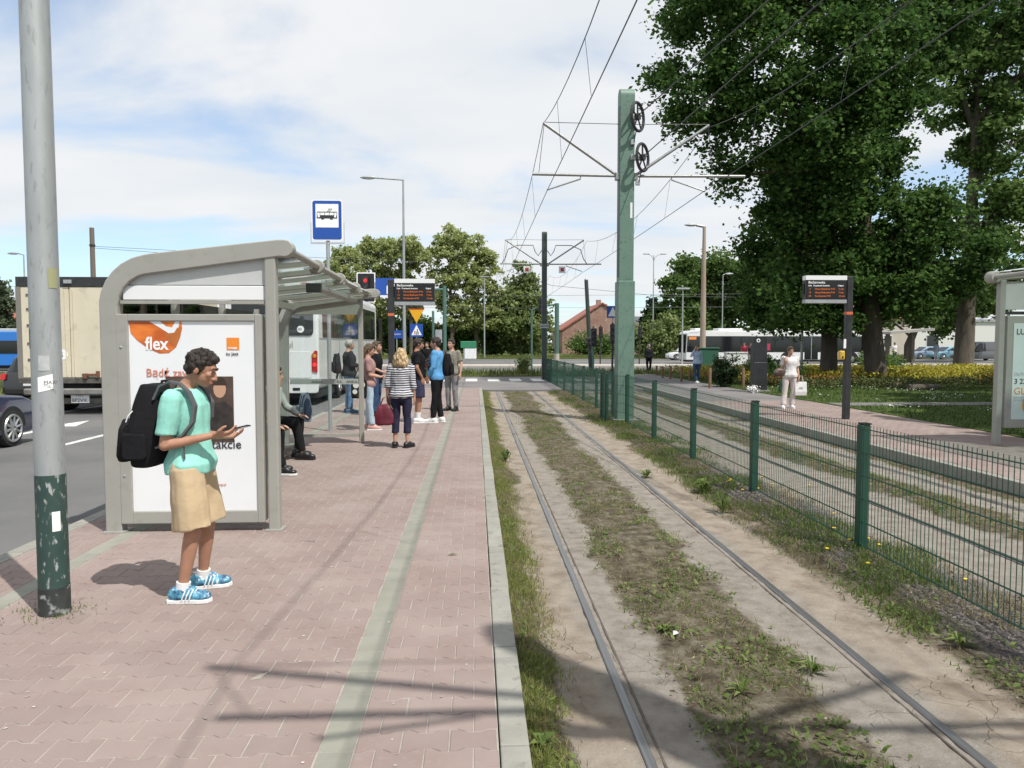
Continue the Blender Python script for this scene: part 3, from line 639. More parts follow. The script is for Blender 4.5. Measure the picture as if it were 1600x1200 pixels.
wr('www.orange.pl', 330, 757, .028, m_inko, squeeze=.86)
a0, a1 = q(262, 588), q(369, 690)
flat('printed_picture', [(a0[0], a1[1]), (a1[0], a1[1]), (a1[0], a0[1]), (a0[0], a0[1])], mat('print_brown', (.055, .035, .03), .4, c2=(.11, .07, .055), scale=4))
x0, z0 = a0[0], a1[1]
flat('printed_jacket', [(x0 + .28, z0 + .02), (x0 + .57, z0 + .02), (x0 + .57, z0 + .30), (x0 + .50, z0 + .36), (x0 + .40, z0 + .34), (x0 + .30, z0 + .25)], mat('print_black', (.018, .014, .014), .4, c2=(.05, .04, .036), scale=12), .001)
flat('printed_face', [(x0 + .46 + .055 * math.cos(R(a)), z0 + .47 + .08 * math.sin(R(a))) for a in range(0, 360, 30)], mat('print_skin', (.5, .3, .2), .4), .001)
flat('printed_hair', [(x0 + .46 + .062 * math.cos(R(a)), z0 + .50 + .075 * math.sin(R(a))) for a in range(0, 181, 20)], mat('print_hair', (.04, .022, .015), .5), .0016)
flat('printed_hand', [(x0 + .28, z0 + .02), (x0 + .36, z0 + .015), (x0 + .37, z0 + .09), (x0 + .32, z0 + .13), (x0 + .28, z0 + .10)], MATS['print_skin'], .0018)
# panels above the advert
ob('fascia_panel', MB().prism([(-3.03, 2.16), (-1.84, 2.16), (-1.84, 2.40), (-2.7, 2.30), (-2.88, 2.26), (-2.98, 2.20)], XZ, SY - .01, SY + .005), m_pane, sh)
ob('fascia_band', MB().bx(-3.05, -1.84, SY - .022, SY - .0, 2.03, 2.152), m_whitep, sh, bevel=.004)
ob('rail', MB().bx(-3.07, -1.84, SY - .03, SY + .03, 1.995, 2.025), m_grey, sh); ob('bracket', MB().bx(-2.34, -2.31, SY - .04, SY - .012, 2.33, 2.37), m_dark, sh)
ob('rail', MB().bx(-3.07, -1.84, SY - .012, SY + .01, 2.153, 2.158), m_dark, sh)
# roof
ob('front_pipe', MB().tube([(-1.655, SY - .03, 2.475), (-1.79, 12.42, 2.475)], .034, 14), m_grey, sh, smooth=40)
RB = [8.05, 9.5, 10.95, 12.34]
for yb in RB[:-1]:
    ob('roof_beam', MB().prism([(-3.0, 2.25), (-1.66, 2.395), (-1.66, 2.455), (-3.0, 2.31)], XZ, yb - .035, yb + .035), m_grey, sh, bevel=.006)
for yb in RB:
    ob('pipe_clamp', MB().lathe([(.066, -.05), (.072, -.04), (.072, .04), (.066, .05)], 20, (-1.655 - .135 * (yb - SY) / 5.8, yb, 2.47), 'y'), m_grey, sh, smooth=50)
for a, b in zip([SY + .065] + [y + .037 for y in RB[:3]], [y - .037 for y in RB[:3]] + [12.27]):
    ob('roof_pane', MB().prism([(-2.98, 2.325), (-1.7, 2.464), (-1.7, 2.474), (-2.98, 2.335)], XZ, a, b), m_glassr, sh)
ob('back_rail', MB().bx(-3.06, -2.98, SY + .07, 12.27, 2.2, 2.3), m_grey, sh)
ob('lamp_tube', MB().bx(-2.0, -1.86, 9.0, 11.8, 2.30, 2.36), m_grey, sh, bevel=.01)
ob('lamp_end', MB().bx(-2.02, -1.84, 8.94, 9.0, 2.26, 2.37), m_dark, sh, bevel=.008)
# back and far walls
for yb in (8.05, 9.5, 10.95): ob('back_post', MB().bx(-3.215, -3.155, yb - .03, yb + .03, 0, 2.15), m_grey, sh)
for a, b in zip((SY + .07, 8.09, 9.54, 10.99), (8.01, 9.46, 10.91, 12.26)): ob('back_pane', MB().bx(-3.19, -3.182, a, b, .15, 2.1), m_glass, sh)
ob('side_pane', MB().bx(-3.07, -1.955, 12.345, 12.353, .16, 2.12), m_glass, sh)
ob('side_fascia', MB().prism([(-3.05, 2.13), (-1.93, 2.13), (-1.93, 2.43), (-3.05, 2.34)], XZ, 12.32, 12.36), m_grey, sh)
bd = ob('glass_band', MB().bx(-3.07, -1.95, 12.335, 12.342, .98, 1.07), mat('frosted', (.5, .52, .5), .5, trans=.3), sh)
for k, (s_, x) in enumerate((('ANNA', -2.72), ('KK', -2.30), ('ANKA', -2.15))): text('scrawl', s_, .06, m_ink, bd, (x, 12.333, 1.0), squeeze=1.1)
ob('wall_rail', MB().bx(-3.07, -1.95, 12.33, 12.37, .10, .15), m_grey, sh)
settle(sh)
# bench
bn = thing('bench', 'slatted bench along the back wall inside the near shelter', 'bench', (-2.9, 9.7, 0))
for k in range(4): ob('slat', MB().bx(-3.08 + k * .105, -2.985 + k * .105, 8.2, 11.9, .43, .46), mat('bench_wood', (.2, .13, .075), .6, c2=(.26, .17, .1), scale=3, stretch=(8, 1, 8)), bn, bevel=.006)
for y in (8.5, 10.0, 11.6):
    ob('leg', MB().bx(-3.05, -3.0, y - .03, y + .03, 0, .43).bx(-2.75, -2.70, y - .03, y + .03, 0, .43).bx(-3.0, -2.75, y - .03, y + .03, .38, .43), m_dark, bn)
settle(bn)

# ---------------------------------------------------------------- steel pole at the left
c = G(86, 957)
t = thing('lamp_pole', 'tall galvanised steel pole with peeling dark green foot at the left edge', 'pole', (c.x, c.y, 0))
ob('shaft', MB().tube([(0, 0, 0.86), (0, 0, 2), (0, 0, 5), (0, 0, 9.5)], [.0835, .082, .076, .06], 28, True), m_galv, t, smooth=40)
m_peel = mat('peeling_green', (.022, .052, .045), .6, c2=(.035, .07, .06), scale=6, c3=(.33, .35, .345), s3=24, stretch=(1.5, 1.5, .6), coords='Object')
ob('painted_foot', MB().tube([(0, 0, 0), (0, 0, .18), (0, 0, .86)], [.086, .0855, .0845], 28, True), m_peel, t, smooth=40)
ob('foot_band', MB().tube([(0, 0, 0.0), (0, 0, .17)], .0875, 28, True), mat('tar_band', (.018, .024, .024), .7, c2=(.05, .055, .05), scale=9, c3=(.3, .31, .3), s3=16), t, smooth=40)
def sticker(name, a0, a1, z0, z1, m, r=.0865, wob=0):
    rg = [[(r * math.sin(R(a0 + (a1 - a0) * i / 6)), -r * math.cos(R(a0 + (a1 - a0) * i / 6)), z + wob * i / 6) for i in range(7)] for z in (z0, z1)]
    return ob(name, MB().loft(rg, False, False), m, t)
sticker('sticker', -5, 50, 1.36, 1.45, m_inkw, .0845, .02); sticker('sticker', 0, 40, 1.49, 1.58, mat('old_paper', (.48, .5, .5), .8, c2=(.38, .4, .4), scale=20), .0845)
sticker('sticker', 45, 85, 1.98, 2.1, mat('old_tape', (.32, .32, .18), .6), .0843); sticker('sticker', 30, 60, .52, .64, m_inkw, .0865); sticker('sticker', -75, -45, 1.62, 1.74, MATS['old_paper'], .0845)
text('lettering', 'MAX!', .03, m_ink, t, (.03, -.0885, 1.41), rot=(R(90), 0, R(15)))
ob('arm', MB().tube([(0, 0, 9.4), (-.2, 0, 10), (-1.4, 0, 10.4)], .035, 8), m_galv, t); ob('lamp_head', MB().lathe([(.05, -.4), (.11, -.2), (.12, .1), (.03, .35)], 12, (-1.7, 0, 10.42), 'x'), m_galv, t, smooth=50)

# ---------------------------------------------------------------- mesh fence between the tracks
FX = 3.35; GZ = -.15; FT = .93
fe = thing('mesh_fence', 'dark green welded mesh fence between the two tram tracks', 'fence', (FX, 6.2, GZ))
def fpost(x, y):
    p = ob('post', MB().bx(-.03, .03, -.04, .04, -.02, 1.105), m_dgreen, fe, bevel=.004, loc=(x - FX, y - 6.2, 0))
    ob('clamp_strip', MB().bx(-.045, -.0305, -.046, .046, .02, 1.10), m_dgreen, p, bevel=.003); ob('cap', MB().bx(-.036, .036, -.046, .046, 1.105, 1.118), m_black, p)
    return p
panels = {}
def fpanel(x0, y0, x1, y1):
    ln = math.hypot(x1 - x0, y1 - y0); key = round(ln, 2); rz = math.atan2(y1 - y0, x1 - x0)
    if key not in panels:
        n = int(ln / .05); vw = MB(); hw = MB().bx(0, ln, -.0075, -.0025, 0, .0065).bx(0, ln, .0025, .0075, 0, .0065)
        for k in range(n + 1):
            u = ln * (k + .5) / (n + 1); vw.bx(u - .0021, u + .0021, -.0021, .0021, .06, 1.11)
        panels[key] = (vw.mesh('vertical_wires'), hw.mesh('horizontal_rod'))
        for me_ in panels[key]: me_.materials.append(m_dgreen)
    b = thing('mesh_panel', None, None); 
    v = ob('mesh_panel', panels[key][0], None, fe, loc=(x0 - FX - .04, y0 - 6.2, 0), rz=rz); bpy.data.objects.remove(b)
    for k in range(6): ob('horizontal_rod', panels[key][1], None, v, loc=(0, 0, .07 + .2 * k))
ys_ = [-1.3, 1.2, 3.7, 6.2, 8.7, 11.2, 13.7, 16.2]
path = [(FX, y) for y in ys_] + [(2.98, 16.75), (2.98, 17.35), (FX, 17.9), (FX, 20.4), (FX, 22.9), (FX, 25.4), (FX, 27.9), (FX, 30.4), (FX, 32.9), (FX, 35.4)]
for p in path: fpost(*p)
for a, b in zip(path[:-1], path[1:]): fpanel(*a, *b)

# ---------------------------------------------------------------- catenary masts
def mast(name, label, x, y, top, w_, d_, m, wheels=False, sleeve=0, cables=False):
    t = thing(name, label, 'mast', (x, y, GZ)); H = top - GZ
    o = [(-d_ / 2, 0), (d_ / 2, 0)] + [(d_ / 2 * math.cos(R(a)), H - d_ / 2 + d_ / 2 * math.sin(R(a))) for a in range(0, 181, 15)]
    ob('shaft', MB().prism(o, YZ, -w_ / 2, w_ / 2), m, t, bevel=.008)
    if sleeve:
        ob('sleeve', MB().bx(-w_ / 2 - .03, w_ / 2 + .03, -d_ / 2 - .03, d_ / 2 + .03, .0, sleeve - GZ), m, t, bevel=.012)
        ob('foot', MB().bx(-w_ / 2 - .12, w_ / 2 + .12, -d_ / 2 - .12, d_ / 2 + .12, -.05, .06), m_conc, t)
        ob('shade_panel', MB().bx(-w_ / 2 - .006, -w_ / 2 - .001, -d_ / 2 + .06, d_ / 2 - .06, sleeve - GZ + .1, H - .4), m_dark, t)  # dark sheet painting in the shade on the shaft's left face
        ob('number_plate', MB().bx(w_ / 2 - .09, w_ / 2 - .04, -d_ / 2 - .005, -d_ / 2 - .001, 4.5 - GZ, 4.85 - GZ), m_whitep, t)
    za, zb = 5.45 - GZ, 6.63 - GZ
    for s, xo in ((-1, 0), (1, .12)):
        b = ob('brace', MB().tube([(s * w_ / 2, -.05, za), (s * 1.9, -.05, zb)], .035, 10), m_steel, t, smooth=40)
        ob('insulator', MB().lathe([(.045, -.16), (.06, -.12), (.045, -.08), (.06, -.04), (.045, 0), (.06, .04), (.045, .08)], 10, (s * 1.72, -.05, zb - .08), 'x'), m_steel, b) if 0 else None
        ob('cross_arm', MB().tube([(s * (w_ / 2 + .1), -.05, za + .02), (s * (2.15 + xo * 5), -.05, za + .04)], .033, 10), m_steel, t, smooth=40)
        ob('steady_arm', MB().tube([(s * 1.05, -.05, za), (s * 1.05, -.05, za - .06), (s * 1.82, -.08, za - .32)], .018, 8), m_steel, t, smooth=40)
        ob('stay_wire', MB().tube([(s * w_ / 2, -.05, zb), (s * 1.9, -.05, zb + .02)], .008, 6), m_wire, t)
        ob('hanger', MB().tube([(s * 1.88, -.05, zb), (s * 2.0, -.05, za + .06)], .007, 5), m_wire, t)
        ob('mast_bracket', MB().box((s * (w_ / 2 + .04), -.05, za), (.1, .14, .16)), m_steel, t, bevel=.01)
    if wheels:
        for wx, wz, r in ((w_ / 2 + .02, 6.75 - GZ, .34), (w_ / 2 + .14, 5.85 - GZ, .33)):
            k = ob('tension_wheel', MB().tube([(0, (r - .03) * math.cos(R(a)), (r - .03) * math.sin(R(a))) for a in range(0, 361, 15)], .035, 8, False), m_dark, t, loc=(wx + .03, -d_ / 2 - .05, wz)); k.rotation_euler = (0, 0, R(-38))
            ob('hub', MB().lathe([(.08, -.05), (.08, .05)], 12, (0, 0, 0), 'x'), m_dark, k)
            for a in range(5): ob('spoke', MB().tube([(0, 0, 0), (0, (r - .04) * math.cos(R(72 * a + 20)), (r - .04) * math.sin(R(72 * a + 20)))], .02, 6), m_dark, k)
            ob('wheel_bracket', MB().bx(w_ / 2 - .1, wx + .02, -d_ / 2 - .08, -d_ / 2 + .02, wz - .06, wz + .06), m_galv, t, bevel=.01)
            ob('guide_block', MB().bx(wx - .12, wx - .02, -d_ / 2 - .06, -d_ / 2 - .002, wz - .62, wz - .5), m_galv, t, bevel=.01)
            ob('tension_cable', MB().tube([(wx, -d_ / 2 - .06, wz - .3), (wx - .05, -d_ / 2 - .06, wz - .56)], .012, 6), m_dark, t)
    if cables:
        for s in (-1, 1):
            ob('feeder_cable', MB().tube([(s * .14, 0, zb - .5), (s * .3, 0, zb - .75), (s * .45, 0, zb - .55), (s * .55, 0, zb - .25), (s * 1.3, 0, zb - .25), (s * 1.75, 0, zb - .45), (s * 1.9, 0, zb - .9), (s * 2.1, 0, za)], .02, 6), m_dark, t)
            pl = ob('square_plate', MB().bx(s * .85 - .16, s * .85 + .16, -.1, -.07, za - .4, za - .08), m_whitep, t); ob('square_mark', MB().bx(s * .85 - .08, s * .85 + .08, -.112, -.104, za - .32, za - .16), mat('sign_red', (.45, .03, .03), .4), pl)
        pl = ob('clamp_plate', MB().bx(-.22, .22, -.16, -.13, 2.55, 2.75), m_galv, t); ob('clamp_slot', MB().bx(-.2, .2, -.165, -.161, 2.63, 2.67), m_dark, pl)
    return t
mast('catenary_mast', 'big green tram mast with rounded top and two spoked wheels', 3.43, 17, 7.42, .33, .33, m_green, True, 3.08)
mast('catenary_mast', 'slim dark tram mast with looping cables at the far end of the fence', 3.3, 35.8, 7.03, .24, .24, m_mastd, cables=True)
mast('catenary_mast', 'green tram mast nearest the camera, whose shadow crosses the rails', 3.3, .75, 7.42, .33, .33, m_green, sleeve=3.08)
t = thing('leaning_mast', 'thin green mast leaning left beside the crossing, left of the big mast', 'mast', (6.65, 42.5, 0))
ob('shaft', MB().tube([(0, 0, -.1), (-.32, 0, 5.3)], [.13, .11], 14), m_mastd, t, smooth=40); ob('cap', MB().sph((-.32, 0, 5.3), .11), m_galv, t)
ob('signal_box', MB().bx(-.35, .1, -.3, -.05, 1.55, 1.75).bx(-.35, .1, -.3, -.05, 1.8, 2.0), m_dark, t, bevel=.03)

# ---------------------------------------------------------------- overhead wires
def span(name, label, cat, xw, sup, sag, z, r, drop_to=None, y_end=70):
    t = thing(name, label, cat, (xw, 17, z)); pts = []
    for (ya, yb) in zip(sup[:-1], sup[1:]):
        n = 14
        for i in range(n): u = i / n; pts.append((0, ya + (yb - ya) * u - 17, -4 * sag * u * (1 - u)))
    pts.append((0, sup[-1] - 17, 0)); ob('strand', MB().tube(pts, r, 6), m_wire, t)
    if drop_to is not None:
        for (ya, yb) in zip(sup[:-1], sup[1:]):
            for u in (.18, .4, .6, .82):
                ob('dropper', MB().tube([(0, ya + (yb - ya) * u - 17, -4 * sag * u * (1 - u)), (drop_to[0] - xw, ya + (yb - ya) * u - 17, drop_to[1] - z)], .004, 5), m_wire, t)
SUP = [-15.5, .75, 17, 35.8, 54, 78]
span('contact_wire', 'contact wire stretched above the near tram track', 'wire', 1.62, SUP, .03, 5.12, .0085)
span('messenger_wire', 'sagging messenger wire with droppers above the near track', 'wire', 1.53, SUP, .75, 6.63, .008, (1.62, 5.12))
span('contact_wire', 'contact wire stretched above the far tram track', 'wire', 5.2, SUP, .03, 5.12, .0085)
span('messenger_wire', 'sagging messenger wire with droppers above the far track', 'wire', 5.35, SUP, .75, 6.6, .008, (5.2, 5.12))
def cable(label, pts, r=.012, group='thin wires crossing the junction'):
    o = tag(ob('overhead_cable', MB().tube(pts, r, 5), m_wire), label, 'cable'); return o
A = Vector((3.62, 16.8, 6.75)); B = Vector((3.75, 16.8, 5.85))
cable('upper tension cable running from the big mast wheel into the tree', [A, (5.3, 6, 7.0), (6.2, 0, 7.2)]); cable('lower tension cable running from the big mast wheel past the tree', [B, (5.2, 6, 6.5), (6.0, 0, 6.6)])
cable('tram wire curving from the near track towards the crossing', [(1.62, 35.8, 5.12), (4.5, 44, 5.1), (14, 55, 5.2), (40, 62, 5.4)]); cable('upper tram wire over the crossing road', [(-40, 60, 6.2), (0, 62, 5.6), (40, 64, 6.2)]); cable('lower tram wire over the crossing road', [(-40, 60, 5.2), (0, 62, 4.6), (40, 64, 5.0)])

# ---------------------------------------------------------------- tram stop sign
m_blue = mat('sign_blue', (.015, .075, .36), .35); m_alu = mat('sign_back', (.5, .51, .52), .4, .3)
y = 14.0; t = thing('tram_stop_sign', 'blue tram stop sign with white tram square, rising behind the shelter roof', 'sign', (-2.75, y, 0))
ob('pole', MB().tube([(0, .03, 0), (0, .03, 3.6)], .035, 12), m_galv, t, smooth=40)
ob('holder', MB().bx(-.31, .31, 0, .02, 3.5, 3.53).bx(-.31, -.3, 0, .02, 3.53, 3.9).bx(.3, .31, 0, .02, 3.53, 3.9), m_alu, t)
b = ob('panel', MB().prism(rrect(-.285, .285, 3.56, 4.31, .05), XZ, -.015, -.003), m_inkw, t)
ob('blue_field', MB().prism(rrect(-.265, .265, 3.58, 4.29, .04), XZ, -.018, -.0155), m_blue, b); ob('white_square', MB().bx(-.21, .21, -.021, -.0185, 3.80, 4.23), m_inkw, b)
ic = MB()
for x0, x1, z0, z1 in ((-.185, .185, 3.965, 3.985), (-.13, .13, 3.985, 4.025), (-.185, -.17, 3.985, 4.02), (.17, .185, 3.985, 4.02), (-.18, .18, 4.075, 4.088), (-.13, -.124, 4.02, 4.08), (-.045, -.039, 4.02, 4.08), (.04, .046, 4.02, 4.08), (.124, .13, 4.02, 4.08), (-.185, -.178, 3.985, 4.075), (.178, .185, 3.985, 4.075), (-.105, -.055, 3.945, 3.965), (.055, .105, 3.945, 3.965)): ic.bx(x0, x1, -.024, -.0215, z0, z1)
for a, b_ in (((0, 4.088), (.045, 4.115)), ((.045, 4.115), (.03, 4.14)), ((.03, 4.14), (.09, 4.14)), ((.09, 4.14), (.075, 4.115)), ((.075, 4.115), (.045, 4.09))): ic.tube([(a[0], -.023, a[1]), (b_[0], -.023, b_[1])], .004, 4)
ob('tram_symbol', ic, m_ink, b)

# ---------------------------------------------------------------- passenger information displays
m_led = mat('led_amber', (.5, .12, .02), .4, emit=.25); m_scr = mat('screen_black', (.012, .01, .011), .25)
def display(label, px, py, side, title, band):
    t = thing('information_display', label, 'display', (px, py, 0))
    p = ob('pole', MB().bx(-.065, .065, -.065, .065, 0, 3.1), m_dark, t, bevel=.01)
    ob('orange_band', MB().bx(-.068, .068, -.068, .068, 2.28, 2.34), mat('band_orange', (.6, .14, .05), .5), p)
    x0, x1 = (.09, .99) if side > 0 else (-.99, -.09)
    b = ob('housing', MB().bx(x0, x1, -.08, .08, 2.53, 3.11), m_black, t, bevel=.005)
    ob('top_cover', MB().bx(x0 - .004, x1 + .004, -.085, .085, 3.02, 3.115), m_whitep, b); ob('bottom_cover', MB().bx(x0 - .004, x1 + .004, -.085, .085, 2.525, 2.60), m_galv, b)
    ob('screen', MB().bx(x0 + .03, x1 - .03, -.0835, -.0805, 2.61, 3.01), m_scr, b); ob('bracket', MB().bx(min(0, x0 if side < 0 else 0), max(.1 if side > 0 else 0, -.09 if side < 0 else 0), -.03, .03, 2.7, 2.95), m_dark, t)
    T = lambda s, x, z, sz, m: text('lettering', s, sz, m, b, (x0 + x, -.086, z), bold=.0012)
    T(title, .05, 2.945, .07, m_inkw); T('Linia   Przystanek docelowy', .05, 2.885, .042, m_inkw); T('Odjazd', .70, 2.885, .042, m_inkw)
    for k, (a, c_, d) in enumerate((('  3', 'Nowy Bieżanów P+R', '2 min'), (' 13', 'Nowy Bieżanów P+R', '7 min'), (' 24', 'Kurdwanów P+R', '12 min'))): T(a, .05, 2.81 - k * .075, .05, m_led); T(c_, .2, 2.81 - k * .075, .05, m_led); T(d, .72, 2.81 - k * .075, .05, m_led)
    if band:
        k = ob('ticket_validator', MB().bx(-.19, -.07, -.06, .06, 1.3, 1.5), mat('validator_yellow', (.6, .4, .06), .4), t, bevel=.03, seg=2); ob('button', MB().lathe([(.02, -.062), (.02, -.068)], 10, (-.13, 0, 1.36), 'y'), m_black, k)
        ob('notice', MB().bx(-.12, -.066, -.07, -.066, 1.55, 1.75), m_inkw, t)
display('black information display on a dark pole above the waiting people', -1.93, 17.0, 1, 'Bieżanowska', False)
display('black information display on a dark pole with yellow box beside the woman in white', 8.08, 15.75, -1, 'Bieżanowska', True)

# ---------------------------------------------------------------- shelter on the far platform (only its corner shows)
sx, sy = 8.47, 11.6
s2 = thing('tram_shelter', 'grey shelter with pale poster cut off by the right edge', 'shelter', (sx, sy, 0))
ob('post', MB().bx(sx - .05, sx + .05, sy - .05, sy + .05, 0, 2.68), m_grey, s2, bevel=.012, seg=2)
ob('roof_beam', MB().prism([(sx - .1, 2.66), (sx + 1.7, 2.78), (sx + 1.7, 2.9), (sx - .1, 2.78)], XZ, sy - .05, sy + .05), m_grey, s2, bevel=.02, seg=2)
ob('front_pipe', MB().tube([(sx - .14, sy - 5.8, 2.72), (sx - .14, sy + .1, 2.72)], .035, 12), m_grey, s2, smooth=40); ob('pipe_clamp', MB().lathe([(.085, -.09), (.1, -.07), (.1, .07), (.085, .09)], 18, (sx - .13, sy + .02, 2.72), 'y'), m_grey, s2, smooth=50)
ob('roof_pane', MB().prism([(sx - .08, 2.80), (sx + 1.65, 2.915), (sx + 1.65, 2.925), (sx - .08, 2.81)], XZ, sy - 5.8, sy - .06), m_glassr, s2)
ob('fascia_panel', MB().bx(sx + .05, sx + 1.6, sy - .01, sy + .01, 2.2, 2.65), m_pane, s2); ob('rail', MB().bx(sx + .05, sx + 1.6, sy - .03, sy + .03, 2.12, 2.17), m_dark, s2)
f = ob('advert_frame', MB().bx(sx + .1, sx + 1.55, sy - .03, sy + .07, .28, 2.1), m_grey, s2, bevel=.008)
ob('post', MB().bx(sx + 1.6, sx + 1.7, sy - .05, sy + .05, 0, 2.78), m_grey, s2, bevel=.012)
pp = ob('poster', MB().bx(sx + .21, sx + 1.45, sy - .036, sy - .031, .42, 1.98), mat('poster_mint', (.62, .70, .68), .3, c2=(.55, .64, .63), scale=1.5), s2)
for s_, x_, z_, sz, m_ in (('LUDO', .25, 1.80, .13, m_ink), ('DUTCH PAVILION', .24, 1.13, .075, MATS['old_paper']), ('3 22 30', .24, 1.0, .12, m_ink), ('GLOBE', .24, .83, .16, mat('ink_orange', (.65, .3, .08), .4))): text('lettering', s_, sz, m_, pp, (sx + x_, sy - .0385, z_), bold=.001)
for z_ in (.78, .75, .72): ob('printed_line', MB().bx(sx + .24, sx + .8, sy - .038, sy - .0365, z_, z_ + .005), m_ink, pp)
flat2 = lambda pts, m_, d=0: ob('printed_figure', MB().prism(pts, XZ, sy - .038 - d, sy - .0365 - d), m_, pp)
flat2([(sx + .52 + .13 * math.cos(R(a)), .45 + .2 + .16 * math.sin(R(a))) for a in range(0, 360, 20)], mat('print_yellow', (.6, .35, .03), .4)); flat2([(sx + .5, .78), (sx + .62, .8), (sx + .62, 1.0), (sx + .52, .98)], mat('print_blue', (.06, .15, .35), .4), .001)
settle(s2)
# ================================================================ TREES AND PLANTING
m_bark = mat('bark', (.065, .052, .04), .95, c2=(.11, .09, .07), scale=5, detail=8, bump=1.0, bscale=9, stretch=(1, 1, .25))
m_lf_dark = leafmat('leaf_maple', (.055, .12, .028), (.135, .23, .055), .42, .5)
m_lf_mid = leafmat('leaf_mid', (.10, .175, .045), (.2, .29, .09), .4, .5)
m_lf_aca = leafmat('leaf_robinia', (.33, .39, .14), (.58, .60, .33), .3, .58)
m_lf_pale = leafmat('leaf_pale', (.2, .27, .09), (.38, .43, .2), .35, .55)
def cloud(lobes, n, size, rc=.55, ncl=60, shell=.55, ar=.75):
    """leaf faces gathered in clumps on the outside of the lobes"""
    V = np.array([l[3] * (l[4] if len(l) > 4 else l[3]) * (l[5] if len(l) > 5 else l[3]) for l in lobes]) ** .75; V = V / V.sum(); out = []
    for l, f in zip(lobes, V):
        rx = l[3]; ry = l[4] if len(l) > 4 else rx; rz = l[5] if len(l) > 5 else rx
        k = max(4, int(ncl * len(lobes) * f)); d = rng.normal(0, 1, (k, 3)); d /= np.linalg.norm(d, axis=1)[:, None]; rr = (shell + (1 - shell) * rng.uniform(0, 1, k)) * rng.uniform(.8, 1.12, k)
        C = d * rr[:, None] * np.array([rx, ry, rz]) + np.array(l[:3]); m_ = int(n * f); w_ = rng.gamma(2.0, 1.0, k); w_ /= w_.sum(); pick = rng.choice(k, m_, p=w_); r_ = rc * rng.uniform(.5, 1.4, k)
        out.append(C[pick] + rng.normal(0, 1, (m_, 3)) * (r_[pick][:, None] * np.array([.6, .6, .42])))
    P = np.concatenate(out); m_ = len(P)
    a = rng.normal(0, 1, (m_, 3)); a[:, 2] *= .6; a /= np.linalg.norm(a, axis=1)[:, None]; b = rng.normal(0, 1, (m_, 3)); b -= (a * b).sum(1)[:, None] * a; b /= np.linalg.norm(b, axis=1)[:, None]
    s = size * rng.uniform(.55, 1.3, m_); u = a * s[:, None]; v = b * (s * ar)[:, None]
    return np.stack([P - u, P - v, P + u, P + v], 1).reshape(-1, 3)
def limb(mb, a, b, r0, r1, bend=.12, n=5, sides=7):
    a, b = Vector(a), Vector(b); ln = (b - a).length; off = Vector((rnd.uniform(-1, 1), rnd.uniform(-1, 1), rnd.uniform(.0, .8))) * ln * bend
    pts = [a.lerp(b, i / n) + off * math.sin(math.pi * i / n) + Vector((rnd.gauss(0, 1), rnd.gauss(0, 1), 0)) * ln * .012 * (0 < i < n) for i in range(n + 1)]
    mb.tube(pts, [r0 + (r1 - r0) * i / n for i in range(n + 1)], sides); return pts
def tree(name, label, base, lobes, n, size, m, tr=.3, fork=None, rc=.55, ncl=60, shell=.55, group=None, bark=None, twig=2):
    """lobes are given relative to the base"""
    t = thing(name, label, 'tree', base, group=group); hz = max(l[2] for l in lobes); cx = sum(l[0] for l in lobes) / len(lobes); cy = sum(l[1] for l in lobes) / len(lobes)
    tk = MB(); fork = fork or hz * .35; br = []
    top = Vector((cx * .6, cy * .6, hz * .9)); pts = [Vector((0, 0, -.05)), Vector((0, 0, .3)), Vector((rnd.gauss(0, .03) * hz * .3, 0, fork * .5)), Vector((cx * .25, cy * .25, fork)), Vector((cx * .5, cy * .5, (fork + top.z) / 2)), top]
    tk.tube(pts, [tr * 1.5, tr * 1.08, tr * .95, tr * .8, tr * .45, tr * .08], 12); ob('trunk', tk, bark or m_bark, t, smooth=60)
    lb = MB()
    for l in lobes:
        zz = min(max(fork * .8, l[2] - max(1.0, l[3]) * 1.2), hz * .75); k = (zz - fork * .5) / max(.1, top.z - fork * .5); s = pts[2].lerp(top, min(max(k, 0), .9)); c = Vector(l[:3])
        q_ = limb(lb, s, c, tr * .34, tr * .1); 
        for _ in range(twig):
            d = Vector((rnd.gauss(0, 1), rnd.gauss(0, 1), rnd.gauss(.2, .8))).normalized() * l[3] * .85; limb(lb, q_[3], c + d, tr * .13, tr * .03, n=4, sides=5)
    ob('limbs', lb, bark or m_bark, t, smooth=60)
    cr_ = ob('crown', npmesh('crown', cloud(lobes, n, size, rc, ncl, shell), 4), m, t); cr_['kind'] = 'stuff'
    return t
def rel(base, lobes): return [(l[0] - base[0], l[1] - base[1], l[2] - base[2]) + tuple(l[3:]) for l in lobes]
B1 = (16.55, 29.8, .0)
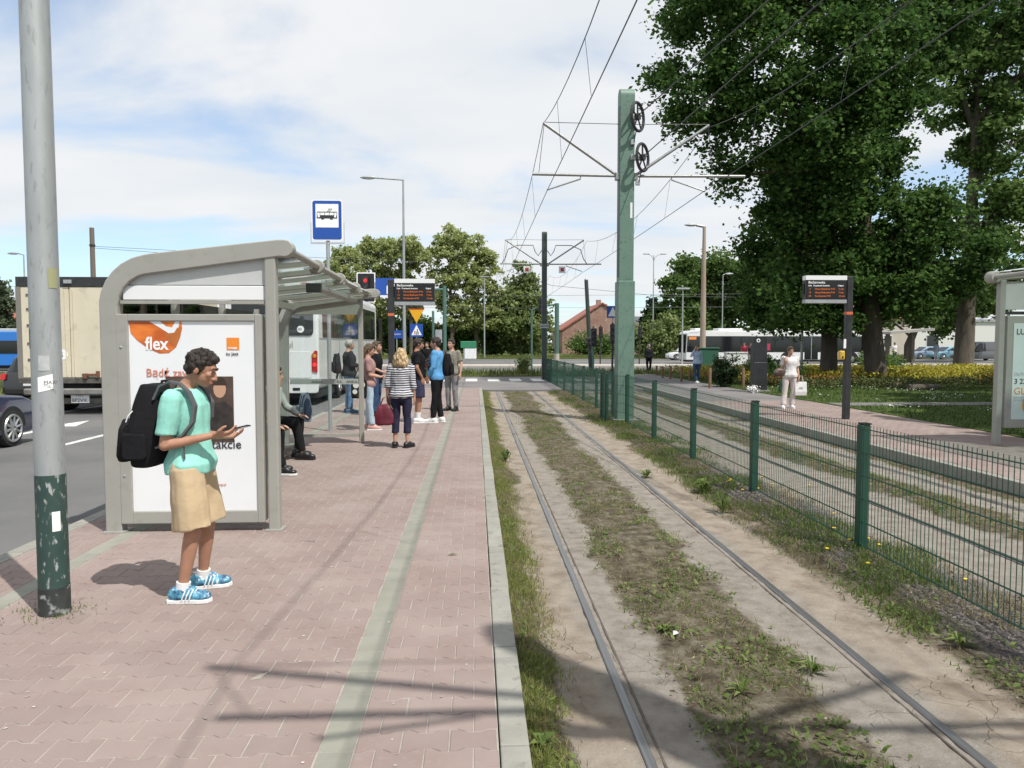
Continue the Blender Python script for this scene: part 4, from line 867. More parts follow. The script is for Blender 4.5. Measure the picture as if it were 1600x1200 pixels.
tree('maple_tree', 'huge dark maple whose crown fills the upper right of the picture', B1, rel(B1, [(9.6, 29, 14.3, 2.6), (8.7, 29, 11.3, 2.0), (11.6, 28.6, 9.9, 2.5), (12.7, 30, 7.0, 1.6), (14.6, 28, 12.3, 2.7), (14.2, 29.5, 5.2, 1.9), (16.9, 31, 8.8, 1.9), (16.9, 30, 12.8, 2.1), (16.6, 29, 6.0, 1.8), (10.6, 31, 17.4, 3.2), (15.5, 31, 17.8, 3.6), (13.4, 31, 4.4, 1.2), (18.0, 30.5, 4.0, 1.5), (19.8, 31, 15.6, 1.9), (21.3, 31.5, 17.8, 2.4), (14.0, 29, 7.4, 2.0), (16, 29.5, 10.6, 2.2), (11.0, 29, 12.2, 2.4), (12.9, 29, 3.7, 1.3), (12.7, 29, 5.4, 1.2), (13.0, 29, 3.0, 1.2), (14.4, 28.5, 3.4, 1.3), (17.0, 28.5, 3.9, 1.5), (19.2, 29, 5.0, 1.7), (18.4, 29, 6.8, 1.6), (13.2, 27.5, 9.2, 1.8), (10.4, 29.5, 8.4, .9), (9.4, 28.8, 16.4, 2.0), (13.5, 28.4, 15, 2.2)]), 165000, .097, m_lf_dark, .40, 4.5, .58, 30, .5)
B2 = (15.2, 31.2, 0)
tree('maple_tree', 'second dark trunk standing close behind the display on the far platform', B2, rel(B2, [(13.6, 32.5, 6.2, 2.0), (15.5, 33, 8.8, 2.4), (12.9, 32.5, 3.7, 1.3), (17.0, 33, 5.6, 1.8), (14.6, 31.0, 3.0, 1.0), (16.2, 31.5, 2.9, .9)]), 34000, .105, m_lf_dark, .34, 4, .55, 30)
B3 = (29.2, 43.0, 0)
tree('park_tree', 'tall loose crowned tree with thick trunk near the right edge', B3, rel(B3, [(28.5, 43, 18, 3.2), (31, 43, 13.5, 3.0), (27.8, 43, 9.0, 1.2), (30.8, 43, 8.5, 2.0), (32.5, 43, 18.5, 3.2), (26.3, 43, 6.0, 1.6), (29.4, 44, 4.6, 1.4), (24.9, 43.5, 4.3, 1.3), (32.8, 43, 5.6, 1.8), (29.6, 41.5, 10.4, 1.4), (29.5, 41.5, 7.4, 1.5), (33, 42, 11, 2.4), (27.6, 41.8, 5.0, 1.3), (32, 42, 22, 3.5), (27, 43, 21.5, 3)]), 56000, .15, m_lf_mid, .52, 6, .6, 24, .4)
B4 = (21, 7.5, 0)
tree('park_tree', 'broad tree right of the picture that shades the lawn', B4, rel(B4, [(14.5, 6, 8.5, 2.6), (17, 9.5, 11, 3.2), (16, 2.5, 10, 3), (20, 14, 8, 2.6), (26, 18, 10, 3), (18.5, 17.5, 8.5, 2.4), (22.5, 21, 9, 2.6), (27, 25, 9, 2.6), (17, 13.5, 8, 2.2), (22, 7, 13, 3.5), (24, 10, 10, 3), (20, 11.5, 10, 2.8), (26, 13, 12, 3), (19, 4, 10, 2.8), (23, 14.5, 9, 2.6)]), 30000, .34, m_lf_mid, .4, 5, .7, 40)
# robinias across the road, left
def up(px, py, d): v = AT(px, py, d); return (v.x, v.y, v.z)
def px_tree(name, label, bx, d, blobs, n, size, m, tr, fork, rc, ncl, shell=.35, group=None):
    b = AT(bx, 548, d); base = (b.x, d, -.05); lobes = []
    for (px, py, r) in blobs:
        v = AT(px, py, d); rr = r * d / FPX; lobes.append((v.x - base[0], rnd.uniform(-.8, .8) * rr, v.z + .05, rr * 1.05, rr * 1.05, rr * .8))
    return tree(name, label, base, lobes, n, size, m, tr, fork, rc, ncl, shell, group)
RG = 'robinias across the junction'
px_tree('robinia_tree', 'small pale robinia leftmost in the row behind the tram sign', 545, 97, [(540, 402, 20), (528, 420, 16), (555, 430, 18), (535, 455, 16), (560, 470, 18)], 8000, .2, m_lf_aca, .2, 6, .46, 34, .62, group=RG)
px_tree('robinia_tree', 'pale robinia with round top left of the tall street lamp', 594, 100, [(580, 388, 22), (602, 385, 18), (566, 408, 18), (598, 412, 20), (585, 440, 18), (612, 428, 16), (570, 470, 20), (600, 480, 20)], 12000, .2, m_lf_aca, .24, 7, .46, 34, .62, group=RG)
px_tree('robinia_tree', 'pale robinia right behind the tall street lamp', 642, 99, [(640, 384, 20), (622, 398, 16), (655, 402, 18), (640, 425, 20), (625, 450, 18), (655, 455, 18), (640, 485, 20)], 11500, .2, m_lf_aca, .24, 7, .46, 34, .62, group=RG)
px_tree('robinia_tree', 'tallest pale robinia of the row, in its middle', 705, 101, [(705, 372, 24), (685, 385, 18), (722, 380, 18), (700, 405, 24), (690, 435, 22), (715, 440, 20), (680, 462, 18), (705, 475, 24), (720, 500, 18)], 15500, .2, m_lf_aca, .3, 7, .46, 34, .62, group=RG)
px_tree('robinia_tree', 'broad pale robinia rightmost in the row', 745, 103, [(745, 390, 24), (760, 402, 18), (735, 415, 22), (762, 428, 20), (745, 450, 24), (768, 455, 16), (735, 480, 22), (757, 495, 24)], 14500, .2, m_lf_aca, .28, 7, .46, 34, .62, group=RG)
px_tree('roadside_tree', 'leafy green tree left of the dark mast', 815, 105, [(820, 445, 24), (800, 470, 26), (835, 475, 24), (790, 505, 26), (820, 505, 30), (845, 505, 20), (800, 535, 24), (830, 535, 24), (815, 420, 12)], 15000, .26, m_lf_pale, .3, 2, .8, 40, .4)
px_tree('roadside_tree', 'green bushy tree behind the yellow triangle sign', 770, 108, [(772, 485, 26), (760, 515, 26), (785, 525, 24), (740, 520, 22), (770, 540, 22)], 10000, .26, m_lf_mid, .3, 2, .8, 40, .4)
px_tree('roadside_tree', 'dark bushes under the robinias', 610, 106, [(590, 510, 24), (620, 515, 24), (650, 510, 22), (570, 500, 20), (600, 540, 20), (640, 540, 22), (680, 525, 24), (710, 530, 24)], 12000, .26, m_lf_mid, .2, 2, .8, 40, .4)
px_tree('roadside_tree', 'big round green tree above the white bus', 1110, 92, [(1080, 420, 30), (1120, 418, 32), (1055, 450, 28), (1160, 430, 34), (1100, 460, 36), (1140, 470, 36), (1045, 490, 28), (1080, 500, 34), (1125, 510, 34), (1170, 480, 34), (1060, 530, 24), (1195, 450, 30), (1200, 500, 30), (1035, 520, 18)], 34000, .24, m_lf_mid, .45, 2.5, .85, 44, .45)
px_tree('fir_tree', 'dark fir with drooping boughs left of the big round tree', 1018, 98, [(1020, 470, 7), (1018, 485, 11), (1016, 502, 14), (1020, 520, 16), (1014, 538, 16)], 7000, .22, leafmat('leaf_fir', (.022, .045, .025), (.05, .08, .045), .4, .1), .2, 3, .5, 34)
px_tree('roadside_tree', 'ragged pale trees at the far left edge', 15, 80, [(5, 450, 12), (12, 475, 16), (2, 500, 18), (25, 505, 16), (40, 515, 14), (-25, 470, 25), (-30, 510, 25)], 9000, .2, leafmat('leaf_grey', (.07, .1, .05), (.15, .18, .11), .4, .25), .25, 3, .6, 36)
px_tree('roadside_tree', 'round tree over the red roofs right of the bus', 1420, 70, [(1350, 440, 40), (1400, 420, 44), (1450, 440, 44), (1500, 460, 44), (1430, 480, 40), (1370, 490, 34), (1480, 500, 34), (1540, 470, 40), (1590, 450, 44)], 26000, .2, m_lf_mid, .4, 3, .8, 30, .4)
def shrub(name, label, px, py0, d, w_, h_, n, size, m, cat='shrub'):
    b = G(px, py0) if d is None else AT(px, 550, d); x, y = b.x, b.y; t = thing(name, label, cat, (x, y, 0)); st = MB()
    for k in range(6): limb(st, (rnd.gauss(0, .05), rnd.gauss(0, .05), -.02), (rnd.gauss(0, w_ * .3), rnd.gauss(0, w_ * .3), h_ * .7), .03, .008, n=3, sides=5)
    ob('stems', st, m_bark, t); c_ = ob('foliage', npmesh('foliage', cloud([(0, 0, h_ * .5, w_ * .5, w_ * .5, h_ * .5), (0, 0, h_ * .32, w_ * .48, w_ * .48, h_ * .33)], n, size, .16 * w_, 70, .3), 4), m, t); c_['kind'] = 'stuff'
shrub('round_shrub', 'dense dark green rounded shrub in front of the white bus', 1130, 604, None, .95, 1.28, 9000, .035, leafmat('leaf_box', (.016, .035, .012), (.035, .06, .02), .4, .15))
shrub('bush', 'green bush right of the brick gable', 1040, 0, 88, 5, 5.5, 5000, .2, m_lf_pale); shrub('bush', 'low dark bush at the left foot of the brick gable', 915, 0, 112, 6, 3.2, 3000, .2, m_lf_mid); shrub('bush', 'low dark bush at the right foot of the brick gable', 958, 0, 112, 7, 3, 3500, .2, m_lf_mid); shrub('bush', 'olive bush beside the grey roofed house', 1000, 0, 110, 4, 5, 3000, .2, m_lf_pale)
shrub('bush', 'pale weedy bush on the verge beside the rails', 818, 0, 41, .9, 1.1, 900, .06, m_lf_pale)
shrub('bush', 'green bush just right of the dark information pillar', 1190, 0, 33, 1.6, 1.2, 3000, .06, m_lf_mid); shrub('bush', 'leafy bush beside the dark trunk behind the display', 1372, 0, 36, 2.4, 1.3, 3500, .07, m_lf_mid); shrub('bush', 'dark bush behind the handbag of the woman in white', 1225, 0, 29, 1.6, .95, 3500, .05, m_lf_dark)
# bed of low yellow and orange shrubs
def bedcover(name, label, n, x0, x1, y0, y1, h_, size, m, keep):
    x = rng.uniform(x0, x1, n); y = rng.uniform(y0, y1, n); k = rng.uniform(0, 1, n) < keep(x, y); x, y = x[k], y[k]; top = h_ * (.55 + .7 * vn(x, y, .9, 5)); z = top * np.sqrt(rng.uniform(0.05, 1, len(x)))
    tag(ob(name, npmesh(name, leafquads(np.stack([x, y, z], -1), size, .8, .6), 4), m), label, 'ground cover', kind='stuff')
bed_edge = lambda x, y: (x > 9.75 + .35 * np.sin(y * .9) + np.maximum(0, 29 - y) * .9)
mixn = lambda x, y: vn(x, y, .35, 31)
bedcover('yellow_groundcover', 'low yellow leaved shrubs in the planting bed', 42000, 9.7, 32, 28, 38.8, .62, .05, leafmat('leaf_yellow', (.30, .27, .03), (.5, .42, .06), .4, .3), lambda x, y: bed_edge(x, y) * sm(.38, .5, mixn(x, y) + .02 * (y - 32)))
bedcover('orange_groundcover', 'low orange red shrubs in the planting bed', 34000, 9.7, 32, 27, 38.5, .5, .045, leafmat('leaf_orange', (.22, .10, .03), (.36, .2, .05), .45, .25), lambda x, y: bed_edge(x, y) * (1 - sm(.42, .54, mixn(x, y) + .02 * (y - 32))) * (x < 26))
bedcover('olive_groundcover', 'olive green creeping shrubs at the front of the bed', 30000, 9.6, 24, 25.5, 33, .42, .04, leafmat('leaf_olive', (.07, .09, .03), (.15, .16, .06), .45, .25), lambda x, y: bed_edge(x, y) * (y < 30.5 + 1.5 * vn(x, y, .6, 3)) * sm(.3, .5, vn(x, y, .8, 44)))
m_wood = mat('stake_wood', (.16, .09, .05), .85, c2=(.22, .13, .08), scale=8)
for k, (px, py, h_) in enumerate([(1032, 590, .55), (1044, 592, .62), (1061, 596, .62), (1074, 594, .5), (1105, 606, .75), (1157, 606, .75), (1023, 586, .5)]):
    c = G(px, py); tag(ob('wooden_stake', MB().tube([(0, 0, -.02), (0, 0, h_ - .03), (0, 0, h_)], [.055, .055, .045], 10), m_wood, loc=(c.x + .1, c.y, 0), smooth=40), 'round wooden stake standing in the shrub bed, number %s from the crossing' % ('one two three four five six seven'.split()[[6, 0, 1, 2, 3, 4, 5].index(k)]), 'stake', 'wooden stakes in the shrub bed')
# logs under the trees
for k, (px, py, l_) in enumerate([(1420, 606, 1.6), (1445, 610, 1.2)]):
    c = G(px, py); tag(ob('log', MB().tube([(-l_ / 2, 0, .1), (l_ / 2, .15, .12)], [.12, .1], 9), m_bark, loc=(c.x, c.y, 0), smooth=50), ['longer dark log lying on the lawn behind the maple', 'shorter dark log lying in front of the yellow bed'][k], 'log')

# ================================================================ FAR BUILDINGS
m_brick = mat('old_brick', (.25, .14, .11), .9, c2=(.34, .215, .17), scale=.5, detail=9, c3=(.42, .30, .24), s3=2.2)
m_tile = mat('red_tile', (.26, .085, .06), .8, c2=(.33, .13, .09), scale=1.5, detail=7); m_slate = mat('dark_roof', (.09, .095, .105), .7); m_plast = mat('plaster', (.52, .47, .4), .9, c2=(.45, .4, .34), scale=.6)
m_win = mat('window_glass', (.03, .035, .04), .1)
def house(label, x0, x1, y0, y1, eave, ridge, wall, roof, along='y', wins=(), chim=None):
    t = thing('house', label, 'house', ((x0 + x1) / 2, y0, 0)); w_, d_ = x1 - x0, y1 - y0
    if along == 'y':
        ob('wall', MB().prism([(-w_ / 2, 0), (w_ / 2, 0), (w_ / 2, eave), (0, ridge), (-w_ / 2, eave)], XZ, 0, d_), wall, t)
        for s in (-1, 1):
            a = Vector((s * (w_ / 2 + .25), eave - .2)); b = Vector((0, ridge)); n_ = Vector((s * .15, .2)); r_ = ob('roof', MB().prism([tuple(a), tuple(b), (b.x, b.y + .25), (a.x + n_.x, a.y + n_.y)], XZ, -.25, d_ + .2), roof, t)
    else:
        ob('wall', MB().bx(-w_ / 2, w_ / 2, 0, d_, 0, eave), wall, t)
        r_ = ob('roof', MB().prism([(-.3, eave - .1), (d_ + .3, eave - .1), (d_ / 2, ridge)], YZ, -w_ / 2 - .3, w_ / 2 + .3), roof, t)
    for (u, z, ww, hh) in wins:
        f_ = ob('window', MB().bx(u - ww / 2, u + ww / 2, -.05, -.005, z, z + hh), m_whitep, t); ob('pane', MB().bx(u - ww / 2 + .08, u + ww / 2 - .08, -.08, -.052, z + .08, z + hh - .08), m_win, f_)
    for (u, v, z0, z1) in chim or (): ob('chimney', MB().bx(u - .4, u + .4, v - .3, v + .3, z0, z1), m_brick, r_)
    return t
house('old red brick gable house with red tiled roof', 14.6, 28.2, 125, 140, 4.0, 8.4, m_brick, m_tile, chim=[(0, 4, 7.6, 9.3), (1.8, 8, 6.5, 8.8), (3.2, 11, 5.5, 8.0)])
house('grey roofed brick house right of the brick gable', 25.5, 32, 135, 143, 3.2, 6.8, m_brick, m_slate, 'x', [(0, 1, 1.1, 1.5)])
house('long house with red roof half hidden behind the robinias', -9, 1.5, 128, 137, 2.4, 5.0, m_plast, m_tile, 'x', [(3.5, 3.1, 1.2, 1.4), (-2, .9, 1.1, 1.2)])
house('low pale house behind the yellow triangle sign', -16, -9.5, 130, 138, 2.6, 4.8, m_plast, m_tile, 'x', [(1, 1, 1.1, 1.2)])
house('red roofed house far left behind the blue tram', -66, -54, 95, 104, 3.6, 6.8, m_plast, m_tile, 'x', [(2, 1.2, 1.2, 1.4)])
house('pale house with red roof glimpsed through the maple leaves', 46, 60, 100, 110, 5, 9.5, m_plast, m_tile, 'x', [(-4, 1.2, 1.2, 1.6), (0, 1.2, 1.2, 1.6), (4, 1.2, 1.2, 1.6)])
house('white low building behind the parked cars on the right', 62, 84, 112, 122, 5.2, 5.6, mat('white_wall', (.62, .62, .6), .9), m_slate, 'x', [(-6, 1, 2, 2), (-2, 1, 2, 2), (3, 1, 2, 2)])
house('blue dark roofed house behind the brick gable', 24, 30, 150, 158, 6.5, 9.5, m_plast, m_slate, 'x', [(0, 3, 1.1, 1.4)])

# ================================================================ LAMPS, SIGNALS, SIGNS
m_lens = mat('lamp_lens', (.7, .72, .72), .2)
def lamp(label, x, y, h_, arm, m=m_galv, r=.09, style='arm', base_m=None, z=0):
    t = thing('street_lamp', label, 'street lamp', (x, y, z))
    ob('pole', MB().tube([(0, 0, -.1), (0, 0, h_ * .5), (0, 0, h_)], [r, r * .8, r * .5], 12), base_m or m, t, smooth=40)
    if style == 'arm':
        ob('arm', MB().tube([(0, 0, h_ - .02), (arm, 0, h_ + .08)], r * .45, 8), m, t); s = 1 if arm > 0 else -1
        k = ob('lamp_head', MB().lathe([(.04, 0), (.1, .15), (.15, .45), (.12, .75), (.02, .95)], 12, (0, 0, 0), 'x'), m, t, smooth=50, loc=(arm - s * .1, 0, h_ + .09), rz=0 if s > 0 else math.pi); k.scale = (1, 1, .7)
        ob('lens', MB().sph((.45, 0, -.06), (.3, .12, .1)), m_lens, k)
    elif style == 'double':
        for s, a in ((1, .9), (-1, -.7)):
            ob('arm', MB().tube([(0, 0, h_ - .8), (a * .15, 0, h_ - .3), (a * .5, 0, h_), (a, 0, h_ + .1)], r * .4, 7), m, t); ob('lamp_head', MB().box((a * 1.3, 0, h_ + .14), (.7, .25, .12)), m, t, bevel=.03)
    else:
        ob('lamp_head', MB().bx(-.55, .55, -.15, .15, h_, h_ + .1), m, t, bevel=.03); ob('lens', MB().bx(-.5, .5, -.12, .12, h_ - .02, h_ - .001), m_lens, t)
    return t
def lx(px, d): return AT(px, 540, d).x
lamp('tall grey street lamp with arm pointing left, behind the display', lx(632, 43), 43, 11.0, -1.6, r=.1)
lamp('brown stained concrete lamp post in front of the white bus', lx(1098, 50), 50, 9.6, -.55, r=.22, base_m=mat('stained_pole', (.34, .25, .18), .85, c2=(.42, .36, .3), scale=.6, stretch=(1, 1, .4)))
lamp('double armed street lamp left of the big round tree', lx(1020, 88), 88, 12.2, 0, style='double'); lamp('park lamp with flat head left of the lamp post', lx(1066, 60), 60, 6.1, 0, style='flat', r=.08); lamp('street lamp standing behind the white bus', lx(1128, 76), 76, 8.8, .3, r=.08)
lamp('slender park lamp behind the woman in white', lx(1253, 31.5), 31.5, 6.2, 0, style='flat', r=.06); lamp('thin lamp post left of the leafy tree', lx(757, 88), 88, 9.5, 0, style='flat', r=.09); lamp('street lamp peeking from behind the steel pole at far left', lx(42, 60), 60, 8.6, -.4)
t = thing('tram_pole', 'dark concrete pole carrying wires behind the truck', 'pole', (lx(149, 46), 46, 0)); ob('shaft', MB().tube([(0, 0, -.1), (0, 0, 8.6)], [.17, .13], 12), mat('pole_concrete', (.16, .13, .11), .9), t, smooth=40); ob('collar', MB().tube([(0, 0, 7.5), (0, 0, 7.6)], .17, 12), m_dark, t)
cable('upper wire running right from the dark concrete pole', [(lx(149, 46), 46, 7.5), (-12, 48, 7.2), (-4, 50, 7.1)]); cable('lower wire running right from the dark concrete pole', [(lx(149, 46), 46, 7.4), (-14, 46, 6.8), (-6, 46, 6.5)])
m_red = mat('signal_red', (.5, .02, .02), .3, emit=.4); m_lensd = mat('signal_off', (.03, .03, .03), .2); m_gpole = mat('green_pole', (.07, .15, .125), .5, c2=(.09, .18, .15), scale=3)
def head(t, x, z, y=0, lit=None, board=False, n=3, w_=.3):
    h_ = n * .3 + .06; b = ob('signal_head', MB().bx(x - w_ / 2, x + w_ / 2, y - .14, y + .08, z - h_ / 2, z + h_ / 2), m_black, t, bevel=.03)
    if board:
        bb = ob('backboard', MB().prism(rrect(x - .42, x + .42, z - .68, z + .68, .05), XZ, y + .085, y + .1), m_inkw, b); ob('backboard_face', MB().prism(rrect(x - .375, x + .375, z - .635, z + .635, .05), XZ, y + .08, y + .0845), m_black, b)
    for k in range(n):
        zz = z + (n - 1) * .15 - k * .3; ob('lens', MB().lathe([(.1, -.145), (.1, -.155), (.04, -.165)], 12, (x, y, zz), 'y'), m_red if lit == k else m_lensd, b); ob('visor', MB().tube([(x + .11 * math.cos(R(a)), y - .15, zz + .11 * math.sin(R(a))) for a in range(-10, 191, 25)], .02, 4), m_black, b)
def signal(label, px, d, zc, top, face=0, m=m_dark, r=.055, n=3, lit=None):
    t = thing('traffic_signal', label, 'traffic light', (lx(px, d), d, 0), face); ob('pole', MB().tube([(0, 0, -.15), (0, 0, top)], r, 10), m, t, smooth=40); head(t, .0, zc, -.14, lit, n=n); return t
# overhead signal and arrow sign, left
t = thing('signal_gantry', 'overhead traffic light with white edged board and blue arrow sign left of the display', 'traffic light', (lx(560, 34), 34, 0))
ob('pole', MB().tube([(-1.2, .3, -.1), (-1.2, .3, 4.9)], .09, 12), m_gpole, t, smooth=40); ob('arm', MB().tube([(-1.2, .3, 4.3), (1.7, .3, 4.3)], .06, 10), m_gpole, t, smooth=40); head(t, .36, 4.2, 0, 0, True)
b = ob('arrow_sign', MB().bx(.8, 1.75, -.02, 0, 3.85, 4.62), m_blue, t); ob('arrow', MB().prism([(1.3, 3.9), (1.39, 3.9), (1.39, 4.2), (1.43, 4.25), (1.55, 4.25), (1.55, 4.16), (1.72, 4.3), (1.55, 4.44), (1.55, 4.35), (1.4, 4.35), (1.3, 4.25)], XZ, -.025, -.0205), m_inkw, b)
# give way and crossing signs
d = 36; t = thing('road_sign', 'yellow give way triangle above a blue pedestrian crossing sign', 'sign', (lx(651, d), d, 0)); z1 = 1.65 + (537 - 483) / FPX * d
ob('pole', MB().tube([(0, .05, -.1), (0, .05, z1)], .035, 8), m_galv, t); tr_ = ob('triangle', MB().prism([(-.38, z1), (.38, z1), (0, z1 - .68)], XZ, -.01, .005), mat('sign_yellow', (.75, .38, .01), .35), t); ob('red_edge', MB().bx(-.38, .38, -.014, -.0105, z1 - .045, z1 - .005), mat('sign_red', (.45, .03, .03), .4), tr_)
z2 = z1 - 1.05; b = ob('crossing_panel', MB().prism(rrect(-.31, .31, z2 - .3, z2 + .32, .03), XZ, -.01, .005), m_blue, t); k = ob('white_triangle', MB().prism([(-.25, z2 - .22), (.25, z2 - .22), (0, z2 + .27)], XZ, -.014, -.0105), m_inkw, b)
ob('walking_figure', MB().bx(.02, .06, -.018, -.0145, z2 - .06, z2 + .07).bx(-.01, .03, -.018, -.0145, z2 - .2, z2 - .06).bx(.06, .1, -.018, -.0145, z2 - .2, z2 - .06), m_ink, k); ob('child_figure', MB().bx(-.1, -.05, -.018, -.0145, z2 - .19, z2 - .02), mat('sign_red', (.45, .03, .03)), k)
t = thing('signal_gantry', 'green portal pole with arm behind the left display', 'pole', (lx(695, 40), 40, 0)); ob('pole', MB().tube([(0, 0, -.1), (0, 0, 4.75)], .1, 12), m_gpole, t, smooth=40); ob('arm', MB().tube([(0, 0, 4.55), (-1.3, 0, 4.55)], .07, 10), m_gpole, t); ob('box', MB().bx(-.5, -.14, -.1, .1, 1.7, 2.4), m_galv, t)
t = thing('green_pole', 'thin green pole left of the green portal pole', 'pole', (lx(677, 41), 41, 0)); ob('shaft', MB().tube([(0, 0, -.1), (0, 0, 3.4)], .07, 10), m_gpole, t, smooth=40); ob('cap', MB().sph((0, 0, 3.4), .07), m_gpole, t)
t = thing('signal_gantry', 'green signal portal with pale foot, right of the dark mast', 'traffic light', (lx(870, 44), 44, 0)); ob('pole', MB().tube([(0, 0, -.1), (0, 0, 4.05)], .13, 12), m_gpole, t, smooth=40); ob('pale_foot', MB().tube([(0, 0, -.1), (0, 0, 1.05)], .16, 12), m_plast, t, smooth=40); ob('arm', MB().tube([(0, 0, 4.0), (-.6, 0, 3.9), (-1.5, 0, 3.65)], .05, 8), m_gpole, t); head(t, -.95, 3.9, -.2); ob('post', MB().tube([(-1.5, 0, -.1), (-1.5, 0, 3.7)], .06, 10), m_gpole, t, smooth=40)
signal('traffic light with its head to the left, beside the big mast', 957, 37, 2.15, 2.7); signal('dark traffic light on the leaning mast side, near the fence end', 927, 40, 2.0, 2.6, m=m_gpole); signal('small traffic light in front of the brick gable', 938, 62, 2.6, 3.2); signal('traffic light with big visors seen from behind, beside the walking man', 999, 60, 2.6, 3.3); signal('traffic light beside the blue street name plate behind the people', 632, 44, 2.2, 3.0)
t = thing('road_sign', 'blue pedestrian crossing sign peeking out left of the big mast', 'sign', (lx(957, 38.5), 38.5, 0)); z2 = 3.3; ob('pole', MB().tube([(0, .05, -.1), (0, .05, z2 + .3)], .035, 8), m_galv, t); b = ob('crossing_panel', MB().prism(rrect(-.31, .31, z2 - .3, z2 + .32, .03), XZ, -.01, .005), m_blue, t); ob('white_triangle', MB().prism([(-.25, z2 - .22), (.25, z2 - .22), (0, z2 + .27)], XZ, -.014, -.0105), m_inkw, b)
t = thing('street_name_plate', 'small blue street name plate behind the waiting people', 'sign', (lx(620, 42), 42, 0)); ob('pole', MB().tube([(0, .04, -.1), (0, .04, 2.5)], .03, 8), m_galv, t); b = ob('plate', MB().bx(-.32, .32, -.02, 0, 1.95, 2.4), m_blue, t); text('lettering', 'WIELICKA', .11, m_inkw, b, (-.27, -.023, 2.15))
t = thing('advert_pillar', 'small green and white street stand beyond the waiting people', 'stand', (lx(735, 75), 75, 0)); ob('panel', MB().bx(-.6, .6, 0, .2, .1, 1.6), m_whitep, t, bevel=.04); ob('green_top', MB().bx(-1.0, .6, -.05, .25, 1.2, 1.9), mat('stand_green', (.03, .2, .1), .5), t, bevel=.04); ob('leg', MB().bx(-.7, -.6, 0, .1, -.1, 1.5), m_galv, t)
# information pillar, cabinets
t = thing('information_pillar', 'dark slab information pillar with round white emblem beside the path', 'pillar', (9.72, 25, 0)); b = ob('slab', MB().prism([(-.26, .06), (.26, .06), (.23, 1.9), (-.23, 1.9)], XZ, -.13, .13), mat('slate_slab', (.018, .018, .021), .35, c2=(.03, .03, .033), scale=4), t, bevel=.01); ob('plinth', MB().bx(-.34, .34, -.22, .22, 0, .06), m_conc, t)
ob('emblem', MB().lathe([(.065, -.131), (.065, -.136)], 16, (-.08, 0, 1.76), 'y'), m_inkw, b); ob('emblem_mark', MB().lathe([(.035, -.1365), (.035, -.139)], 12, (-.08, 0, 1.76), 'y'), m_ink, b); ob('engraved_line', MB().bx(-.22, .2, -.1345, -.131, 1.0, 1.008), m_galv, b)
P = np.array([(9.35, 24.5, .1)]) + rng.normal(0, 1, (160, 3)) * np.array([.11, .08, .06]); tag(ob('flower_bunch', npmesh('flower_bunch', leafquads(P, .035, .8, .8), 4), mat('petal_white', (.7, .7, .68), .8, vary=.4)), 'bunch of white flowers laid at the dark pillar', 'flowers', kind='stuff')
t = thing('short_bollard', 'short green tube bollard right of the dark pillar', 'bollard', (10.15, 24.2, 0)); ob('tube', MB().tube([(0, 0, -.02), (0, 0, .42)], .04, 10), m_dgreen, t, smooth=40); ob('cap', MB().sph((0, 0, .42), .04), m_dgreen, t)
t = thing('utility_cabinet', 'dark green utility cabinet behind the shrub bed', 'cabinet', (lx(1105, 42.5), 42.5, 0)); ob('body', MB().bx(-.6, .6, -.25, .25, 0, 1.35), mat('cabinet_green', (.03, .11, .07), .5), t, bevel=.01); ob('lid', MB().bx(-.65, .65, -.3, .3, 1.35, 1.43), mat('cabinet_green', (.03, .11, .07)), t, bevel=.01); ob('door', MB().bx(-.55, -.02, -.262, -.252, .1, 1.28), MATS['cabinet_green'], t)
t = thing('utility_cabinet', 'white grey utility cabinet right of the round dark shrub', 'cabinet', (lx(1149, 43), 43, 0)); ob('body', MB().bx(-.6, .6, -.25, .25, 0, 1.1), m_whitep, t, bevel=.01); ob('lid', MB().bx(-.64, .64, -.29, .29, 1.1, 1.16), m_whitep, t); ob('door', MB().bx(.02, .55, -.262, -.252, .1, 1.0), m_whitep, t)
t = thing('wooden_shelter', 'open timber shelter frame behind the maple trunks', 'shelter', (lx(1415, 62), 62, 0))
for x in (-1.6, .6): ob('post', MB().bx(x - .13, x + .13, -.13, .13, 0, 2.5), mat('weathered_wood', (.11, .095, .075), .9), t)
ob('roof', MB().prism([(-2.2, 2.45), (1.6, 2.75), (1.6, 2.95), (-2.2, 2.65)], XZ, -1.5, 1.5), mat('shelter_roof', (.3, .29, .27), .8), t); ob('bench', MB().bx(-1.5, .5, .2, .6, .4, .5), MATS['weathered_wood'], t)
# ================================================================ PEOPLE
def cloth(name, c, c2=None, rough=.9, bump=.25): return mat('cloth_' + name, c, rough, c2=c2 or tuple(k * .8 for k in c), scale=5, detail=5, bump=.55, bscale=16, spec=.15)
m_eye = mat('eye_white', (.7, .7, .68), .2); m_iris = mat('iris', (.03, .02, .015), .2); m_lip = mat('lip', (.36, .13, .11), .5)
def skin(name, c): return mat('skin_' + name, c, .55, c2=tuple(k * .86 for k in c), scale=14, spec=.35)
SK = skin('fair', (.50, .29, .21)); SKT = skin('tan', (.41, .215, .14))
BASE = dict(pel=(0, 0, .93), wst=(0, .005, 1.07), cst=(0, .012, 1.27), nck=(0, -.01, 1.43), hd=(0, .025, 1.585),
            shR=(.175, -.005, 1.375), elR=(.215, -.03, 1.10), wrR=(.225, .03, .865), shL=(-.175, -.005, 1.375), elL=(-.215, -.03, 1.10), wrL=(-.225, .03, .865),
            hpR=(.092, 0, .90), knR=(.10, .015, .49), anR=(.10, -.02, .085), hpL=(-.092, 0, .90), knL=(-.10, .015, .49), anL=(-.10, -.02, .085),
            toR=(.15, 1, 0), toL=(-.15, 1, 0), hdR=(0, .15, -1), hdL=(0, .15, -1), plR=(-1, 0, 0), plL=(1, 0, 0))
